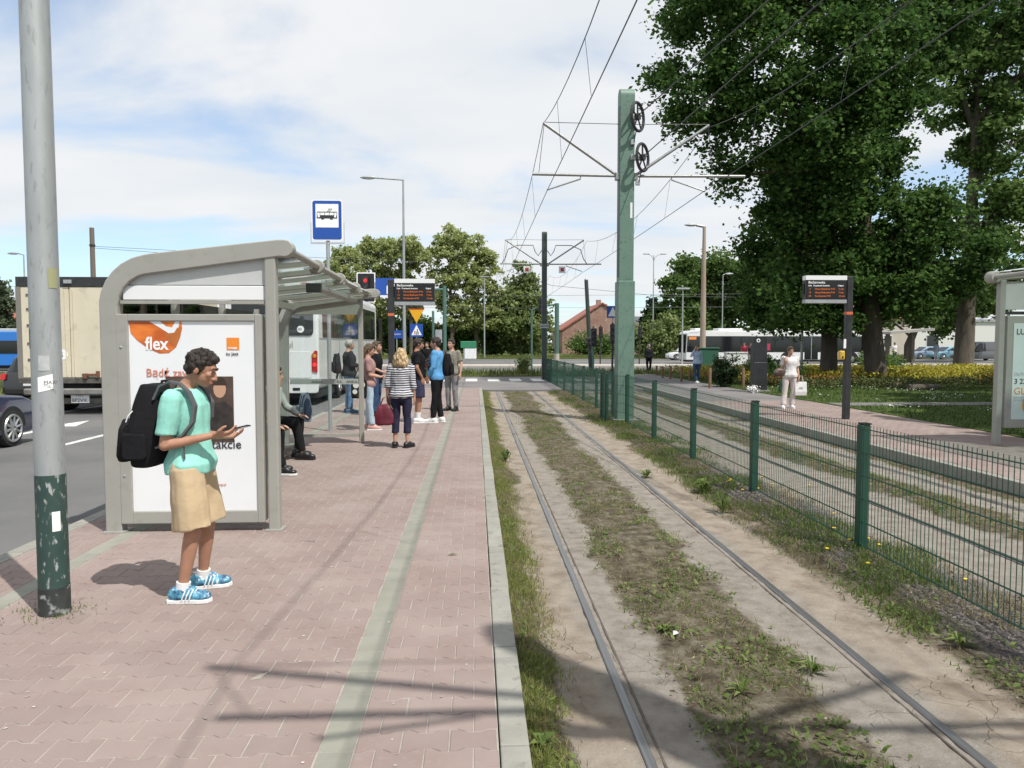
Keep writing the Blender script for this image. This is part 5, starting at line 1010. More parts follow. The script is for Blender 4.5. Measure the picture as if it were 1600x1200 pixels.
def ell(c, rx, ry, n=16, tilt=0):
    return [(c[0] + rx * math.cos(2 * math.pi * k / n), c[1] + ry * math.sin(2 * math.pi * k / n), c[2] + tilt * math.sin(2 * math.pi * k / n) * ry) for k in range(n)]
def spine(p, z):
    ks = [p['pel'], p['wst'], p['cst'], p['nck']]
    for a, b in zip(ks[:-1], ks[1:]):
        if z <= b[2] or b is ks[-1]:
            t = (z - a[2]) / (b[2] - a[2]); return Vector(a).lerp(Vector(b), t)
def hand(mb, wr, d, palm, side, curl=.35, thumb=.6):
    """palm and five separate fingers; d points along the fingers, palm is the way the palm faces"""
    wr, d, pn = Vector(wr), Vector(d).normalized(), Vector(palm).normalized(); pn = (pn - d * pn.dot(d)).normalized(); lat = d.cross(pn).normalized() * side
    for k in range(4):
        o = wr + d * .02 + lat * (.028 - .0187 * k); mb.tube([wr + lat * (.016 - .011 * k), o + d * .03, o + d * .068], [.017, .0145, .0115], 8)
        ln = (.068, .078, .072, .056)[k]; b = o + d * .066; dd = d.copy(); pts = [b]
        for s_ in (.42, .32, .26):
            dd = (dd * math.cos(curl) + pn * math.sin(curl)).normalized(); b = b + dd * ln * s_; pts.append(b)
        mb.tube(pts, [.0105, .0095, .0088, .007], 7)
    b = wr + d * .022 + lat * .03; t1 = b + (d * .5 + lat * .75 + pn * thumb * .6).normalized() * .036; t2 = t1 + (d * .85 + lat * .3 + pn * thumb * .8).normalized() * .03; t3 = t2 + (d + pn * thumb * .6).normalized() * .024
    mb.tube([wr + lat * .01, b, t1, t2, t3], [.016, .0155, .013, .011, .0085], 7)
def person(label, loc, rz, H=1.7, pose=None, vox=.013, skin_m=SK, top=('tee', None), bot=('long', None), shoes=None, sole=None, hair=('short', None), fat=1.0, look=(0, 0), socks=None, curl=.35, hemz=None, legw=1.0, group=None, shortz=.47, sit=False, z0=0):
    p = dict(BASE); p.update(pose or {}); s = H / 1.7; S = Matrix.Scale(s, 4)
    t = thing('person', label, 'person', (loc[0], loc[1], z0), rz, group)
    V = {k: Vector(v) for k, v in p.items()}
    def torso(mb, off=0, zlo=.84, zhi=1.43, hem=0):
        prof = [(.80, .135, .09), (.86, .158, .11), (.93, .166, .122), (1.0, .155, .115), (1.07, .143, .105), (1.16, .15, .11), (1.25, .165, .12), (1.32, .172, .118), (1.37, .165, .10), (1.41, .105, .075), (1.43, .068, .062), (1.47, .054, .056)]
        rings = []
        for z, rx, ry in prof:
            if z < zlo - .001 or z > zhi + .05: continue
            c = spine(p, z); k = fat if z < 1.35 else 1; rings.append(ell(c, rx * k + off + (hem if z < .95 else 0), ry * k + off + (hem if z < .95 else 0)))
        mb.loft(rings)
    def arm(mb, sd, r, f=1.0, fore=True):
        a, b, c = V['sh' + sd], V['el' + sd], V['wr' + sd]
        if f <= 1: mb.tube([a, a.lerp(b, .5 * f), a.lerp(b, f)], [.058 + r, .05 + r * 1.05, .047 + r * 1.1], 12); mb.sph(a, .06 + r); 
        else:
            e = b.lerp(c, f - 1); mb.sph(a, .06 + r); mb.tube([a, a.lerp(b, .5), b], [.058 + r, .05 + r, .041 + r], 12); mb.sph(b, .043 + r); mb.tube([b, b.lerp(c, .3 * min(1, (f - 1) / .3)), e], [.041 + r, .041 + r, .028 + r + .01 * (2 - f)], 12)
    def leg(mb, sd, r, end=1.0, w_=1.0, flare=0):
        a, b, c = V['hp' + sd], V['kn' + sd], V['an' + sd]
        mb.sph(a, .085 * w_ + r)
        if end <= .5:
            k = end * 2; mb.tube([a, a.lerp(b, .5 * k), a.lerp(b, k)], [.088 * w_ + r, .078 * w_ + r + flare * .5, .062 * w_ + r + flare], 14)
        else:
            k = end * 2 - 1; mb.tube([a, a.lerp(b, .5), b], [.088 * w_ + r, .074 * w_ + r, .056 * w_ + r], 14); mb.sph(b, .057 * w_ + r); mb.tube([b, b.lerp(c, .3 * k), b.lerp(c, .7 * k), b.lerp(c, k)], [.056 * w_ + r, .055 * w_ + r, .043 * w_ + r + flare * .6, .036 * w_ + r + flare], 14)
    # ---- one continuous body
    b = MB(); torso(b)
    for sd, sg in (('R', 1), ('L', -1)):
        arm(b, sd, -.006, 2.0); leg(b, sd, -.004, 1.0); hand(b, V['wr' + sd], V['hd' + sd], V['pl' + sd], sg, curl)
        f = V['to' + sd].normalized(); an = V['an' + sd]; b.tube([an + Vector((0, 0, .0)), an + f * .05 + Vector((0, 0, -.035)), an + f * .15 + Vector((0, 0, -.06))], [.032, .032, .02], 8)
    hd = V['hd']; yaw, nod = look; Rh = Matrix.Translation(hd) @ Matrix.Rotation(R(yaw), 4, 'Z') @ Matrix.Rotation(R(-nod), 4, 'X'); hm = MB()
    hm.sph((0, -.008, .022), (.074, .094, .09), 16, 12); hm.sph((0, .022, -.035), (.060, .070, .075), 14, 10); hm.sph((0, .055, -.085), (.032, .03, .026)); hm.sph((0, .06, .03), (.05, .03, .03))
    hm.tube([(0, .088, .012), (0, .104, -.018), (0, .112, -.034), (0, .094, -.044)], [.008, .011, .014, .010], 7); hm.sph((.014, .096, -.038), .009, 6, 5); hm.sph((-.014, .096, -.038), .009, 6, 5)
    hm.sph((0, .086, -.063), (.024, .012, .006), 8, 6); hm.sph((0, .084, -.074), (.021, .012, .007), 8, 6); hm.sph((.04, .062, -.015), (.02, .022, .02)); hm.sph((-.04, .062, -.015), (.02, .022, .02))
    for sg in (1, -1): hm.sph((sg * .077, -.012, -.008), (.011, .022, .033), 8, 8); hm.tube([(sg * .045, .083, .026), (sg * .02, .09, .024)], .008, 6)
    hm.xf(Rh); b.add(hm.v, hm.f)
    b.tube([V['nck'] + Vector((0, -.005, -.05)), V['nck'] + Vector((0, 0, .02)), Rh @ Vector((0, -.015, -.05))], [.062, .052, .05], 12); b.xf(S)
    body = ob('body', organic(b, vox * s * (.62 if vox < .01 else .85), 3), skin_m, t)
    for sg in (1, -1):
        e = ob('eye', MB().sph((0, 0, 0), .0108, 10, 8), m_eye, t); e.matrix_local = S @ Rh @ Matrix.Translation((sg * .031, .0665, .006)); ob('iris', MB().sph((0, .0085, 0), .0052, 8, 6), m_iris, e)
        k = ob('eyebrow', MB().tube([(sg * .05, .078, .032), (sg * .033, .09, .037), (sg * .016, .094, .033)], .0045, 6), hair[1], t); k.matrix_local = S @ Rh
    k = ob('mouth', MB().tube([(-.024, .088, -.068), (-.01, .097, -.0655), (.01, .097, -.0655), (.024, .088, -.068)], [.002, .0048, .0048, .002], 6), m_lip, t); k.matrix_local = S @ Rh
    # ---- clothes
    kind, cm = top; tb = MB(); lo = hemz or .86
    torso(tb, .016, lo, 1.41, .022 if kind != 'tank' else 0)
    for sd in 'RL':
        if kind in ('tee',): arm(tb, sd, .016, .78)
        elif kind == 'threeq': arm(tb, sd, .013, 1.35)
        elif kind == 'long': arm(tb, sd, .013, 1.92)
        elif kind == 'rolled': arm(tb, sd, .015, 1.15)
    tb.xf(S); ob('shirt' if kind in ('tee', 'threeq', 'tank') else 'jacket' if kind == 'long' else 'shirt', organic(tb, vox * s * (.8 if vox < .01 else 1.1), 3, .014 * s, 13, len(label) % 17), cm, t)
    kind, cm = bot; lb = MB(); rr = [(z, rx, ry) for z, rx, ry in ((.80, .15, .10), (.86, .162, .112), (.93, .17, .124), (1.0, .158, .116))]
    lb.loft([ell(spine(p, z), rx * fat + .008, ry * fat + .008) for z, rx, ry in rr])
    for sd in 'RL': leg(lb, sd, .012 if kind != 'shorts' else .022, {'long': .965, 'shorts': shortz, 'capri': .80, 'wide': .975}[kind], legw, {'long': .012, 'shorts': .034, 'capri': .02, 'wide': .035}[kind])
    lb.xf(S); ob('shorts' if kind == 'shorts' else 'trousers', organic(lb, vox * s * (.8 if vox < .01 else 1.1), 3, .013 * s, 12, len(label) % 13), cm, t)
    for sd in 'RL':
        f = V['to' + sd].normalized(); an = V['an' + sd]; q_ = Matrix.Translation(an + Vector((0, 0, -an.z if not sit else -.085))) @ Matrix.Rotation(math.atan2(-f.x, f.y), 4, 'Z')
        u = MB(); u.sph((0, -.035, .055), (.047, .062, .055)); u.sph((0, .05, .05), (.05, .09, .044)); u.sph((0, .125, .042), (.05, .066, .036)); u.tube([(0, -.01, .04), (0, -.015, .1)], [.056, .053], 14); u.sph((0, .035, .075), (.042, .07, .038)); u.xf(S @ q_)
        sh_ = ob('shoe', organic(u, vox * s * (.5 if vox < .01 else .8), 3), shoes, t)
        so_ = MB().prism([(x, y) for x, y in [(.042, -.09), (.047, -.03), (.044, .04), (.053, .11), (.04, .172), (0, .197), (-.04, .172), (-.053, .11), (-.044, .04), (-.047, -.03), (-.042, -.09), (0, -.105)]], XY, 0, .026).xf(S @ q_)
        ob('sole', so_, sole or shoes, sh_, bevel=.003)
        if socks: ob('sock', MB().tube([tuple(V['an' + sd] + Vector((0, 0, -.02))), tuple(V['an' + sd].lerp(V['kn' + sd], .13 if socks[1] < 2 else .32))], [.046, .047 if socks[1] < 2 else .055], 14).xf(S), socks[0], t, smooth=50)
    # ---- hair
    kind, cm = hair; h_ = MB(); h_.sph((0, -.02, .035), (.085, .098, .093), 16, 12); h_.sph((0, .03, .088), (.065, .06, .036))
    for sg in (1, -1): h_.sph((sg * .066, -.02, .025), (.024, .06, .05))
    h_.sph((0, -.065, -.015), (.066, .045, .055))
    if kind == 'bob':
        for k in range(9): a = R(200 + k * 17.5); h_.tube([(.07 * math.cos(a), -.02 + .085 * math.sin(a), .03), (.098 * math.cos(a), -.02 + .105 * math.sin(a), -.06), (.112 * math.cos(a + .1), -.025 + .11 * math.sin(a), -.15), (.092 * math.cos(a), -.03 + .10 * math.sin(a), -.2)], [.035, .042, .042, .018], 8)
    if kind == 'long':
        for k in range(7): a = R(210 + k * 20); h_.tube([(.07 * math.cos(a), -.02 + .08 * math.sin(a), .03), (.088 * math.cos(a), -.03 + .09 * math.sin(a), -.1), (.08 * math.cos(a), -.03 + .09 * math.sin(a), -.26)], [.03, .036, .016], 8)
    if kind == 'pony': h_.tube([(0, -.1, .05), (0, -.15, .02), (0, -.14, -.12)], [.03, .034, .012], 8)
    if vox < .01:
        for k in range(150):
            a = rnd.uniform(0, 6.28); b_ = rnd.uniform(.05, 1.0); rr = math.sqrt(1 - b_ * b_); h_.sph((.085 * rr * math.cos(a), -.02 + .098 * rr * math.sin(a) + .012 * b_, .035 + .098 * b_), rnd.uniform(.009, .016), 6, 5) if not (math.sin(a) > .55 and b_ < .5) else None
    h_.xf(S @ Rh); ob('hair', organic(h_, vox * s * (.42 if vox < .01 else .7), 1 if vox < .01 else 2, (.026 if kind == 'bob' else .012) * s, 30 if kind == 'bob' else 38, 3), cm, t)
    return t
def strapbag(label, cat, name, loc, rz, w_, d_, h_, m, extra=None, z=0, tilt=0):
    """soft rucksack: main body, front pocket, top handle"""
    t = thing(name, label, cat, (loc[0], loc[1], z), rz); b = MB()
    rings = []
    for k in range(9):
        u = k / 8; f = math.sin(math.pi * (.12 + .76 * u)) ** .35; ww = w_ / 2 * f * (1 - .12 * u); dd = d_ / 2 * f * (1 - .25 * u); rings.append([(ww * math.copysign(abs(math.cos(a)) ** .8, math.cos(a)), dd * math.copysign(abs(math.sin(a)) ** .8, math.sin(a)) + tilt * u, h_ * u) for a in [2 * math.pi * i / 20 for i in range(20)]])
    b.loft(rings); ob('main_body', organic(b, .009, 3, .012, 9, 2), m, t)
    pk = MB(); pk.loft([[(w_ * .38 * f * math.copysign(abs(math.cos(a)) ** .6, math.cos(a)), -d_ * .45 + d_ * .16 * f * math.copysign(abs(math.sin(a)) ** .6, math.sin(a)) + tilt * u * .5, h_ * (.06 + .52 * u)) for a in [2 * math.pi * i / 16 for i in range(16)]] for u, f in ((0, .75), (.15, 1), (.8, 1), (1, .7))]); ob('front_pocket', organic(pk, .009, 3, .008, 12, 1), m, t)
    ob('top_handle', MB().tube([(-.04, d_ * .2 + tilt, h_ * .96), (-.03, d_ * .2 + tilt, h_ * 1.04), (.03, d_ * .2 + tilt, h_ * 1.04), (.04, d_ * .2 + tilt, h_ * .96)], .009, 7), m, t)
    return t
c_teal = cloth('teal', (.30, .66, .56)); c_beige = cloth('beige', (.52, .40, .255), (.46, .35, .22)); c_black = cloth('black', (.014, .014, .016)); c_navy = cloth('navy', (.030, .030, .062)); c_jean = cloth('jean', (.10, .17, .30), (.16, .25, .38)); c_jeanl = cloth('jean_light', (.33, .43, .52), (.42, .52, .6)); c_jeand = cloth('jean_dark', (.04, .075, .15)); c_pink = cloth('pink', (.36, .22, .21)); c_blue = cloth('sky_blue', (.12, .34, .62)); c_olive = cloth('olive_grey', (.24, .23, .19)); c_grey = cloth('grey', (.24, .24, .245)); c_white = cloth('white', (.74, .73, .72)); c_cream = cloth('cream', (.60, .54, .52)); c_sweat = cloth('sweater', (.45, .45, .43)); c_dk = cloth('charcoal', (.035, .036, .042)); c_red = cloth('red', (.45, .06, .09)); c_lblue = cloth('pale_blue', (.36, .46, .6))
m_shw = mat('shoe_white', (.72, .72, .71), .5); m_shb = mat('shoe_black', (.012, .012, .013), .4); m_shp = mat('shoe_pink', (.5, .28, .25), .6); m_shoe = mat('shoe_blue', (.12, .42, .56), .55, c2=(.02, .06, .16), scale=26, detail=3, c3=(.7, .75, .76), s3=34)
h_dark = mat('hair_dark', (.012, .008, .006), .6, c2=(.034, .022, .016), scale=90, bump=1.0, bscale=110); h_brown = mat('hair_brown', (.05, .028, .016), .6, c2=(.1, .06, .03), scale=90, bump=1.0, bscale=110); h_blond = mat('hair_blond', (.58, .43, .25), .6, c2=(.28, .18, .09), scale=30, detail=8, bump=1.0, bscale=80); h_grey = mat('hair_grey', (.3, .28, .26), .5)
m_phone = mat('phone', (.02, .022, .03), .2); m_strap = cloth('strap_grey', (.11, .115, .12))

# ---------------------------------------------------------------- boy in front
BX, BY = -1.85, 4.86
boy = person('person in mint t-shirt and beige shorts looking at a phone, black rucksack', (BX, BY), R(-90), 1.62, dict(
    pel=(0, -.0, .93), wst=(0, .01, 1.07), cst=(0, -.025, 1.27), nck=(0, -.02, 1.425), hd=(0, .085, 1.56), shR=(.175, -.045, 1.365), shL=(-.175, -.03, 1.365),
    elR=(.215, -.085, 1.07), wrR=(.13, .205, 1.125), elL=(-.22, -.02, 1.09), wrL=(-.10, .20, 1.09), hdR=(-.25, 1, .12), plR=(-.35, .0, 1), hdL=(.3, 1, .1), plL=(.3, 0, 1),
    hpR=(.092, 0, .90), knR=(.115, .045, .49), anR=(.125, -.03, .085), hpL=(-.092, 0, .90), knL=(-.115, .06, .49), anL=(-.165, -.0, .085), toR=(-.02, 1, 0), toL=(-.30, 1, 0)),
    .0095, SKT, ('tee', c_teal), ('shorts', c_beige), m_shoe, m_shw, ('short', h_dark), 1.0, (4, 22), (mat('sock_white', (.72, .72, .72), .9), 1), .42, .85, shortz=.49, legw=1.06)
for sh_ in [c for c in boy.children if c.name.startswith('shoe')]:
    right = sh_.name == min(c.name for c in boy.children if c.name.startswith('shoe')); an = Vector((.125, -.03, 0)) if right else Vector((-.165, 0, 0)); f = Vector((-.02, 1, 0)) if right else Vector((-.3, 1, 0)); q_ = Matrix.Scale(1.62 / 1.7, 4) @ Matrix.Translation(an) @ Matrix.Rotation(math.atan2(-f.x, f.y), 4, 'Z')
    for k in range(3):
        for sg in (1, -1): ob('side_stripe', MB().tube([(sg * .052, .012 + k * .024, .03), (sg * .05, .022 + k * .024, .06), (sg * .032, .034 + k * .024, .092)], .0045, 5).xf(q_), m_shw, sh_)
    for k in range(4): ob('lace', MB().tube([(-.026, .035 + k * .02, .108 - k * .009), (0, .038 + k * .02, .116 - k * .009), (.026, .035 + k * .02, .108 - k * .009)], .004, 5).xf(q_), m_shw, sh_)
# phone, rucksack with straps
def on_boy(name, label, cat): return thing(name, label, cat, (BX, BY, 0), R(-90))
t = on_boy('phone', 'dark smartphone held flat in the hand of the boy in mint', 'phone'); S_ = .953
ph = ob('case', MB().prism(rrect(-.036, .036, -.075, .075, .01), XY, -.004, .004), m_phone, t, bevel=.001, loc=(.085 * S_, .345 * S_, 1.165 * S_)); ph.rotation_euler = (R(14), R(-8), 0)
ob('screen', MB().prism(rrect(-.033, .033, -.07, .07, .008), XY, .0045, .0055), mat('phone_glass', (.03, .04, .06), .05), ph)
bp = strapbag('bulky black rucksack worn by the boy in mint', 'rucksack', 'rucksack', (BX - .265, BY, 0), R(-90), .35, .28, .52, c_black, z=.87, tilt=.05)
bp.rotation_euler = (0, 0, R(-90))
ob('side_pocket', MB().prism(rrect(-.1, .05, .05, .22, .03), YZ, .135, .168), c_black, bp, bevel=.012, seg=2); ob('reflective_tag', MB().tube([(.148, -.03, .36), (.156, -.055, .33), (.156, -.07, .29)], .004, 5), m_whitep, bp)
for sg in (1, -1):
    x = sg * .125
    def rg(pts, w_=.034, th=.008):
        mb = MB(); rings = []
        for i, q_ in enumerate(pts):
            q_ = Vector(q_); d = (Vector(pts[min(i + 1, len(pts) - 1)]) - Vector(pts[max(i - 1, 0)])).normalized(); n_ = d.cross(Vector((1, 0, 0))).normalized(); rings.append([tuple(q_ + Vector((a, 0, 0)) + n_ * b_) for a, b_ in ((-w_ / 2, -th / 2), (w_ / 2, -th / 2), (w_ / 2, th / 2), (-w_ / 2, th / 2))])
        return mb.loft(rings)
    # rucksack frame: local y = world +x
    o_ = .255
    ob('shoulder_strap', rg([(x, o_ - .16, 1.30 - .87), (x, o_ - .12, 1.385 - .87), (x * 1.02, o_ - .06, 1.412 - .87), (x * 1.05, o_ + .0, 1.40 - .87), (x * 1.1, o_ + .06, 1.345 - .87), (x * 1.2, o_ + .10, 1.26 - .87), (x * 1.3, o_ + .09, 1.16 - .87), (x * 1.38, o_ + .03, 1.08 - .87), (x * 1.38, o_ - .06, 1.03 - .87), (x * 1.25, o_ - .14, 1.0 - .87)], .05, .014), m_strap, bp)
    ob('loose_strap', rg([(x * 1.36, o_ + .03, 1.07 - .87), (x * 1.45, o_ + .035, 1.0 - .87), (x * 1.45, o_ + .04, .93 - .87)], .02, .004), m_strap, bp)
ob('chest_print', MB().prism(rrect(-.07, .07, -.1, .1, .03), XZ, .0, .003), mat('shirt_print', (.5, .6, .62), .8, c2=(.1, .3, .5), scale=18), boy, loc=(0, .131, 1.22)) if 0 else None

# ---------------------------------------------------------------- waiting people
wm = person('woman with blond curls in navy and white striped top seen from behind', (-1.19, 11.78), R(-8), 1.57, dict(wrL=(-.25, .02, .87), elL=(-.225, -.03, 1.1), anR=(.11, -.02, .085), anL=(-.11, -.02, .085), toR=(.45, 1, 0)), .012, SK, ('threeq', stripemat('navy_stripe', (.02, .022, .05), (.62, .62, .64), .036, .48)), ('capri', c_navy), m_shb, None, ('bob', h_blond), 1.08, hemz=.86)
t = thing('shoulder_bag', 'burgundy leather bag hanging from the hand of the striped woman', 'bag', (-1.45, 11.78, .36)); m_bur = mat('leather_burgundy', (.10, .012, .025), .42, c2=(.14, .02, .035), scale=7)
b = MB(); b.loft([[(w_ * math.copysign(abs(math.cos(a)) ** .5, math.cos(a)), d_ * math.copysign(abs(math.sin(a)) ** .5, math.sin(a)), z) for a in [2 * math.pi * i / 20 for i in range(20)]] for w_, d_, z in ((.12, .06, 0), (.15, .075, .03), (.155, .075, .15), (.125, .055, .27), (.10, .03, .33))]); ob('main_body', organic(b, .01, 2, .014, 10, 4), m_bur, t)
for sg in (1, -1): ob('handle', MB().tube([(-.07, sg * .02, .31), (-.03, sg * .02, .42), (.04, sg * .01, .46), (.075, sg * .02, .31)], .009, 7), m_bur, t)
ob('buckle', MB().tube([(.09, -.035, .32), (.13, -.04, .25)], .008, 6), mat('brass', (.5, .4, .2), .3, .8), t)
person('person in black t-shirt and navy shorts with white socks, hand in pocket', (-1.22, 15.5), R(-75), 1.76, dict(elR=(.25, -.06, 1.12), wrR=(.19, .06, .90), elL=(-.22, .12, 1.14), wrL=(-.1, .28, 1.3), hdL=(.1, .5, .8), toR=(0, 1, 0)), .014, SKT, ('tee', c_black), ('shorts', cloth('navy_shorts', (.045, .045, .085))), m_shw, m_shw, ('short', h_dark), 1.05, (0, 5), (MATS['sock_white'], 2))
person('person in bright blue shirt and black trousers with black rucksack', (-.82, 15.5), R(75), 1.78, dict(elR=(.2, .06, 1.12), wrR=(.12, .24, 1.2), elL=(-.235, .0, 1.12), wrL=(-.2, .12, .93), anL=(-.11, .05, .085), anR=(.1, -.05, .085)), .014, SK, ('long', c_blue), ('long', c_black), m_shw, m_shw, ('short', h_dark), 1.0)
strapbag('black rucksack on the back of the person in blue', 'rucksack', 'rucksack', (-.60, 15.53), R(75), .30, .2, .46, c_black, z=.98)
person('person in olive grey t-shirt and grey trousers standing by the tracks', (-.60, 18.2), R(150), 1.76, dict(wrL=(-.27, .05, .88), elL=(-.25, -.02, 1.12)), .015, SK, ('tee', c_olive), ('long', c_grey), m_shb, None, ('short', h_dark), 1.1)
person('distant person in black walking beyond the group', (-2.02, 30.6), R(170), 1.72, dict(anR=(.1, .12, .085), anL=(-.1, -.12, .11)), .02, SK, ('long', c_black), ('long', c_black), m_shw, None, ('short', h_dark))
person('person in dusty pink t-shirt and light jeans beside the far shelter post', (-2.06, 14.25), R(-80), 1.64, dict(elR=(.2, .02, 1.1), wrR=(.12, .24, 1.05), elL=(-.2, .04, 1.1), wrL=(-.12, .24, 1.05), hdR=(-.1, 1, .1), hdL=(.1, 1, .1), plR=(0, 0, 1), plL=(0, 0, 1), anR=(.1, .06, .085)), .014, SK, ('tee', c_pink), ('long', c_jeanl), m_shp, m_shw, ('long', h_brown), 1.0, (0, 18))
t = thing('tote_bag', 'black shoulder bag with round white patches at the far shelter post', 'bag', (-2.2, 14.0, .62)); b = MB().loft([[(w_ * math.copysign(abs(math.cos(a)) ** .5, math.cos(a)), d_ * math.sin(a), z) for a in [2 * math.pi * i / 16 for i in range(16)]] for w_, d_, z in ((.13, .04, 0), (.15, .05, .05), (.15, .05, .3), (.13, .03, .36))]); k = ob('main_body', organic(b, .012, 2, .008), c_black, t)
for x, z, r_ in ((-.05, .25, .055), (.06, .26, .06), (-.07, .13, .045), (.05, .15, .05)): ob('white_patch', MB().lathe([(r_, -.055), (r_, -.06)], 14, (x, 0, z), 'y'), c_white, k)
ob('strap', MB().tube([(-.1, 0, .34), (.05, .05, .75), (.1, 0, .34)], .01, 6), c_black, t)
person('person in black top and dark jeans behind the one in pink', (-2.28, 17.0), R(-100), 1.7, dict(elR=(.22, .0, 1.1), wrR=(.14, .22, 1.0), hdR=(0, 1, 0)), .016, SK, ('tee', c_black), ('wide', c_jeand), m_shb, None, ('short', h_brown))
person('person in dark jacket and blue jeans waiting behind the shelter glass', (-3.03, 17.8), R(-65), 1.74, dict(elR=(.23, .02, 1.1), wrR=(.1, .2, 1.12), elL=(-.23, .02, 1.1), wrL=(-.08, .22, 1.1)), .016, SK, ('long', c_dk), ('long', c_jean), mat('shoe_blue2', (.06, .12, .2), .6), None, ('short', h_grey), 1.15)
strapbag('dark rucksack on the back of the person in dark jacket', 'rucksack', 'rucksack', (-3.30, 17.72), R(-65), .3, .2, .46, c_dk, z=.95)
# seated
SITP = dict(pel=(0, 0, .93), wst=(0, .01, 1.07), cst=(0, .05, 1.27), nck=(0, .08, 1.43), hd=(0, .13, 1.575), shR=(.175, .07, 1.375), shL=(-.175, .07, 1.375), hpR=(.092, .02, .90), hpL=(-.092, .02, .90), knR=(.13, .43, .91), knL=(-.12, .43, .91), anR=(.13, .52, .485), anL=(-.13, .40, .485), elR=(.2, .22, 1.13), wrR=(.14, .42, 1.02), elL=(-.2, .22, 1.13), wrL=(-.1, .42, 1.0), hdR=(0, 1, -.1), hdL=(0, 1, -.1), plR=(0, 0, -1), plL=(0, 0, -1))
sp2 = dict(SITP); sp2.update(elR=(.19, .2, 1.16), wrR=(.06, .2, 1.42), hdR=(-.2, .1, 1), plR=(0, -1, 0))
person('person in pale grey sweater and black trousers sitting on the shelter bench, hand at face', (-3.0, 10.72), R(-90), 1.72, sp2, .014, SK, ('long', c_sweat), ('long', c_black), m_shb, m_shb, ('short', h_brown), sit=True, z0=-.395)
person('person sitting on the shelter bench nearest the advert, mostly hidden', (-2.95, 9.45), R(-90), 1.70, SITP, .014, SK, ('tee', c_dk), ('long', c_black), m_shb, m_shw, ('short', h_dark), sit=True, z0=-.395)
strapbag('blue grey striped rucksack resting on the bench beside the seated person', 'rucksack', 'rucksack', (-2.62, 11.45), R(-60), .3, .2, .42, stripemat('bag_stripe', (.06, .09, .14), (.3, .36, .42), .07, .55, 0), z=.46)
# ---------------------------------------------------------------- people across the tracks
person('woman dressed all in white standing on the far platform', (8.0, 18.5), R(172), 1.57, dict(anR=(.20, .12, .085), knR=(.14, .08, .49), anL=(-.07, -.03, .085), elR=(.21, .0, 1.12), wrR=(.13, .14, 1.30), hdR=(0, -.3, 1), plR=(0, -1, 0), wrL=(-.23, .05, .86)), .012, SK, ('tee', c_white), ('wide', c_cream), m_shw, m_shw, ('pony', h_brown), 1.05, (10, 8))
t = thing('tote_bag', 'white cloth tote bag hanging from the hand of the woman in white', 'bag', (8.25, 18.42, .33)); k = ob('main_body', MB().loft([[(-.15, -.03, 0), (.15, -.03, 0), (.15, .03, 0), (-.15, .03, 0)], [(-.155, -.045, .1), (.155, -.045, .1), (.155, .045, .1), (-.155, .045, .1)], [(-.155, -.015, .35), (.155, -.015, .35), (.155, .015, .35), (-.155, .015, .35)]]), c_white, t, bevel=.01)
for sg in (1, -1): ob('handle', MB().tube([(-.07, sg * .012, .34), (-.03, sg * .012, .5), (.03, sg * .012, .5), (.07, sg * .012, .34)], .007, 6), c_white, t)
for z in (.18, .21, .25): ob('printed_line', MB().bx(-.05, .05, -.049, -.045, z, z + .008), m_ink, k) if z < .22 else None
t = thing('handbag', 'brown leather handbag on the shoulder of the woman in white', 'handbag', (7.72, 18.45, .80)); b = MB(); b.sph((0, 0, .12), (.17, .07, .11)); b.sph((-.06, 0, .1), (.12, .07, .09)); ob('main_body', organic(b, .012, 2, .01), mat('leather_brown', (.05, .03, .022), .5, c2=(.12, .08, .06), scale=9), t); ob('strap', MB().tube([(-.12, 0, .18), (.08, -.02, .52), (.16, 0, .16)], .01, 6), mat('leather_brown', (.05, .03, .022)), t)
person('woman in pale blue shirt and jeans holding a hand to her ear', (9.25, 30.6), R(185), 1.58, dict(anR=(.07, .18, .085), anL=(-.07, -.15, .11), knL=(-.09, -.02, .49), elR=(.3, .08, 1.22), wrR=(.12, .06, 1.52), hdR=(-.2, 0, 1), plR=(-1, 0, 0)), .016, SK, ('long', c_lblue), ('long', c_jeand), m_shw, m_shw, ('long', h_brown), 1.05)
person('man in dark jacket and dark trousers walking from the crossing', (9.85, 41.8), R(175), 1.62, dict(anR=(.08, .15, .085), anL=(-.08, -.15, .1)), .02, SK, ('long', c_dk), ('long', c_black), m_shb, None, ('short', h_grey), 1.1)
person('far pedestrian in red top and jeans beside the dark pillar', (lx(1163, 55), 55), R(150), 1.75, None, .022, SK, ('tee', c_red), ('long', c_jean), m_shw, None, ('long', h_brown))
person('far pedestrian in black next to the one in red', (lx(1172, 56), 56), R(200), 1.7, None, .022, SK, ('tee', c_dk), ('long', c_grey), m_shw, None, ('short', h_dark))
person('far pedestrian in pale clothes among the parked cars', (lx(1463, 72), 72), R(160), 1.75, None, .024, SK, ('tee', c_lblue), ('long', c_white), m_shw, None, ('short', h_brown))
person('far pedestrian in white by the maple trunk', (lx(1398, 66), 66), R(190), 1.75, None, .024, SK, ('tee', c_white), ('long', c_jeand), m_shw, None, ('short', h_dark))
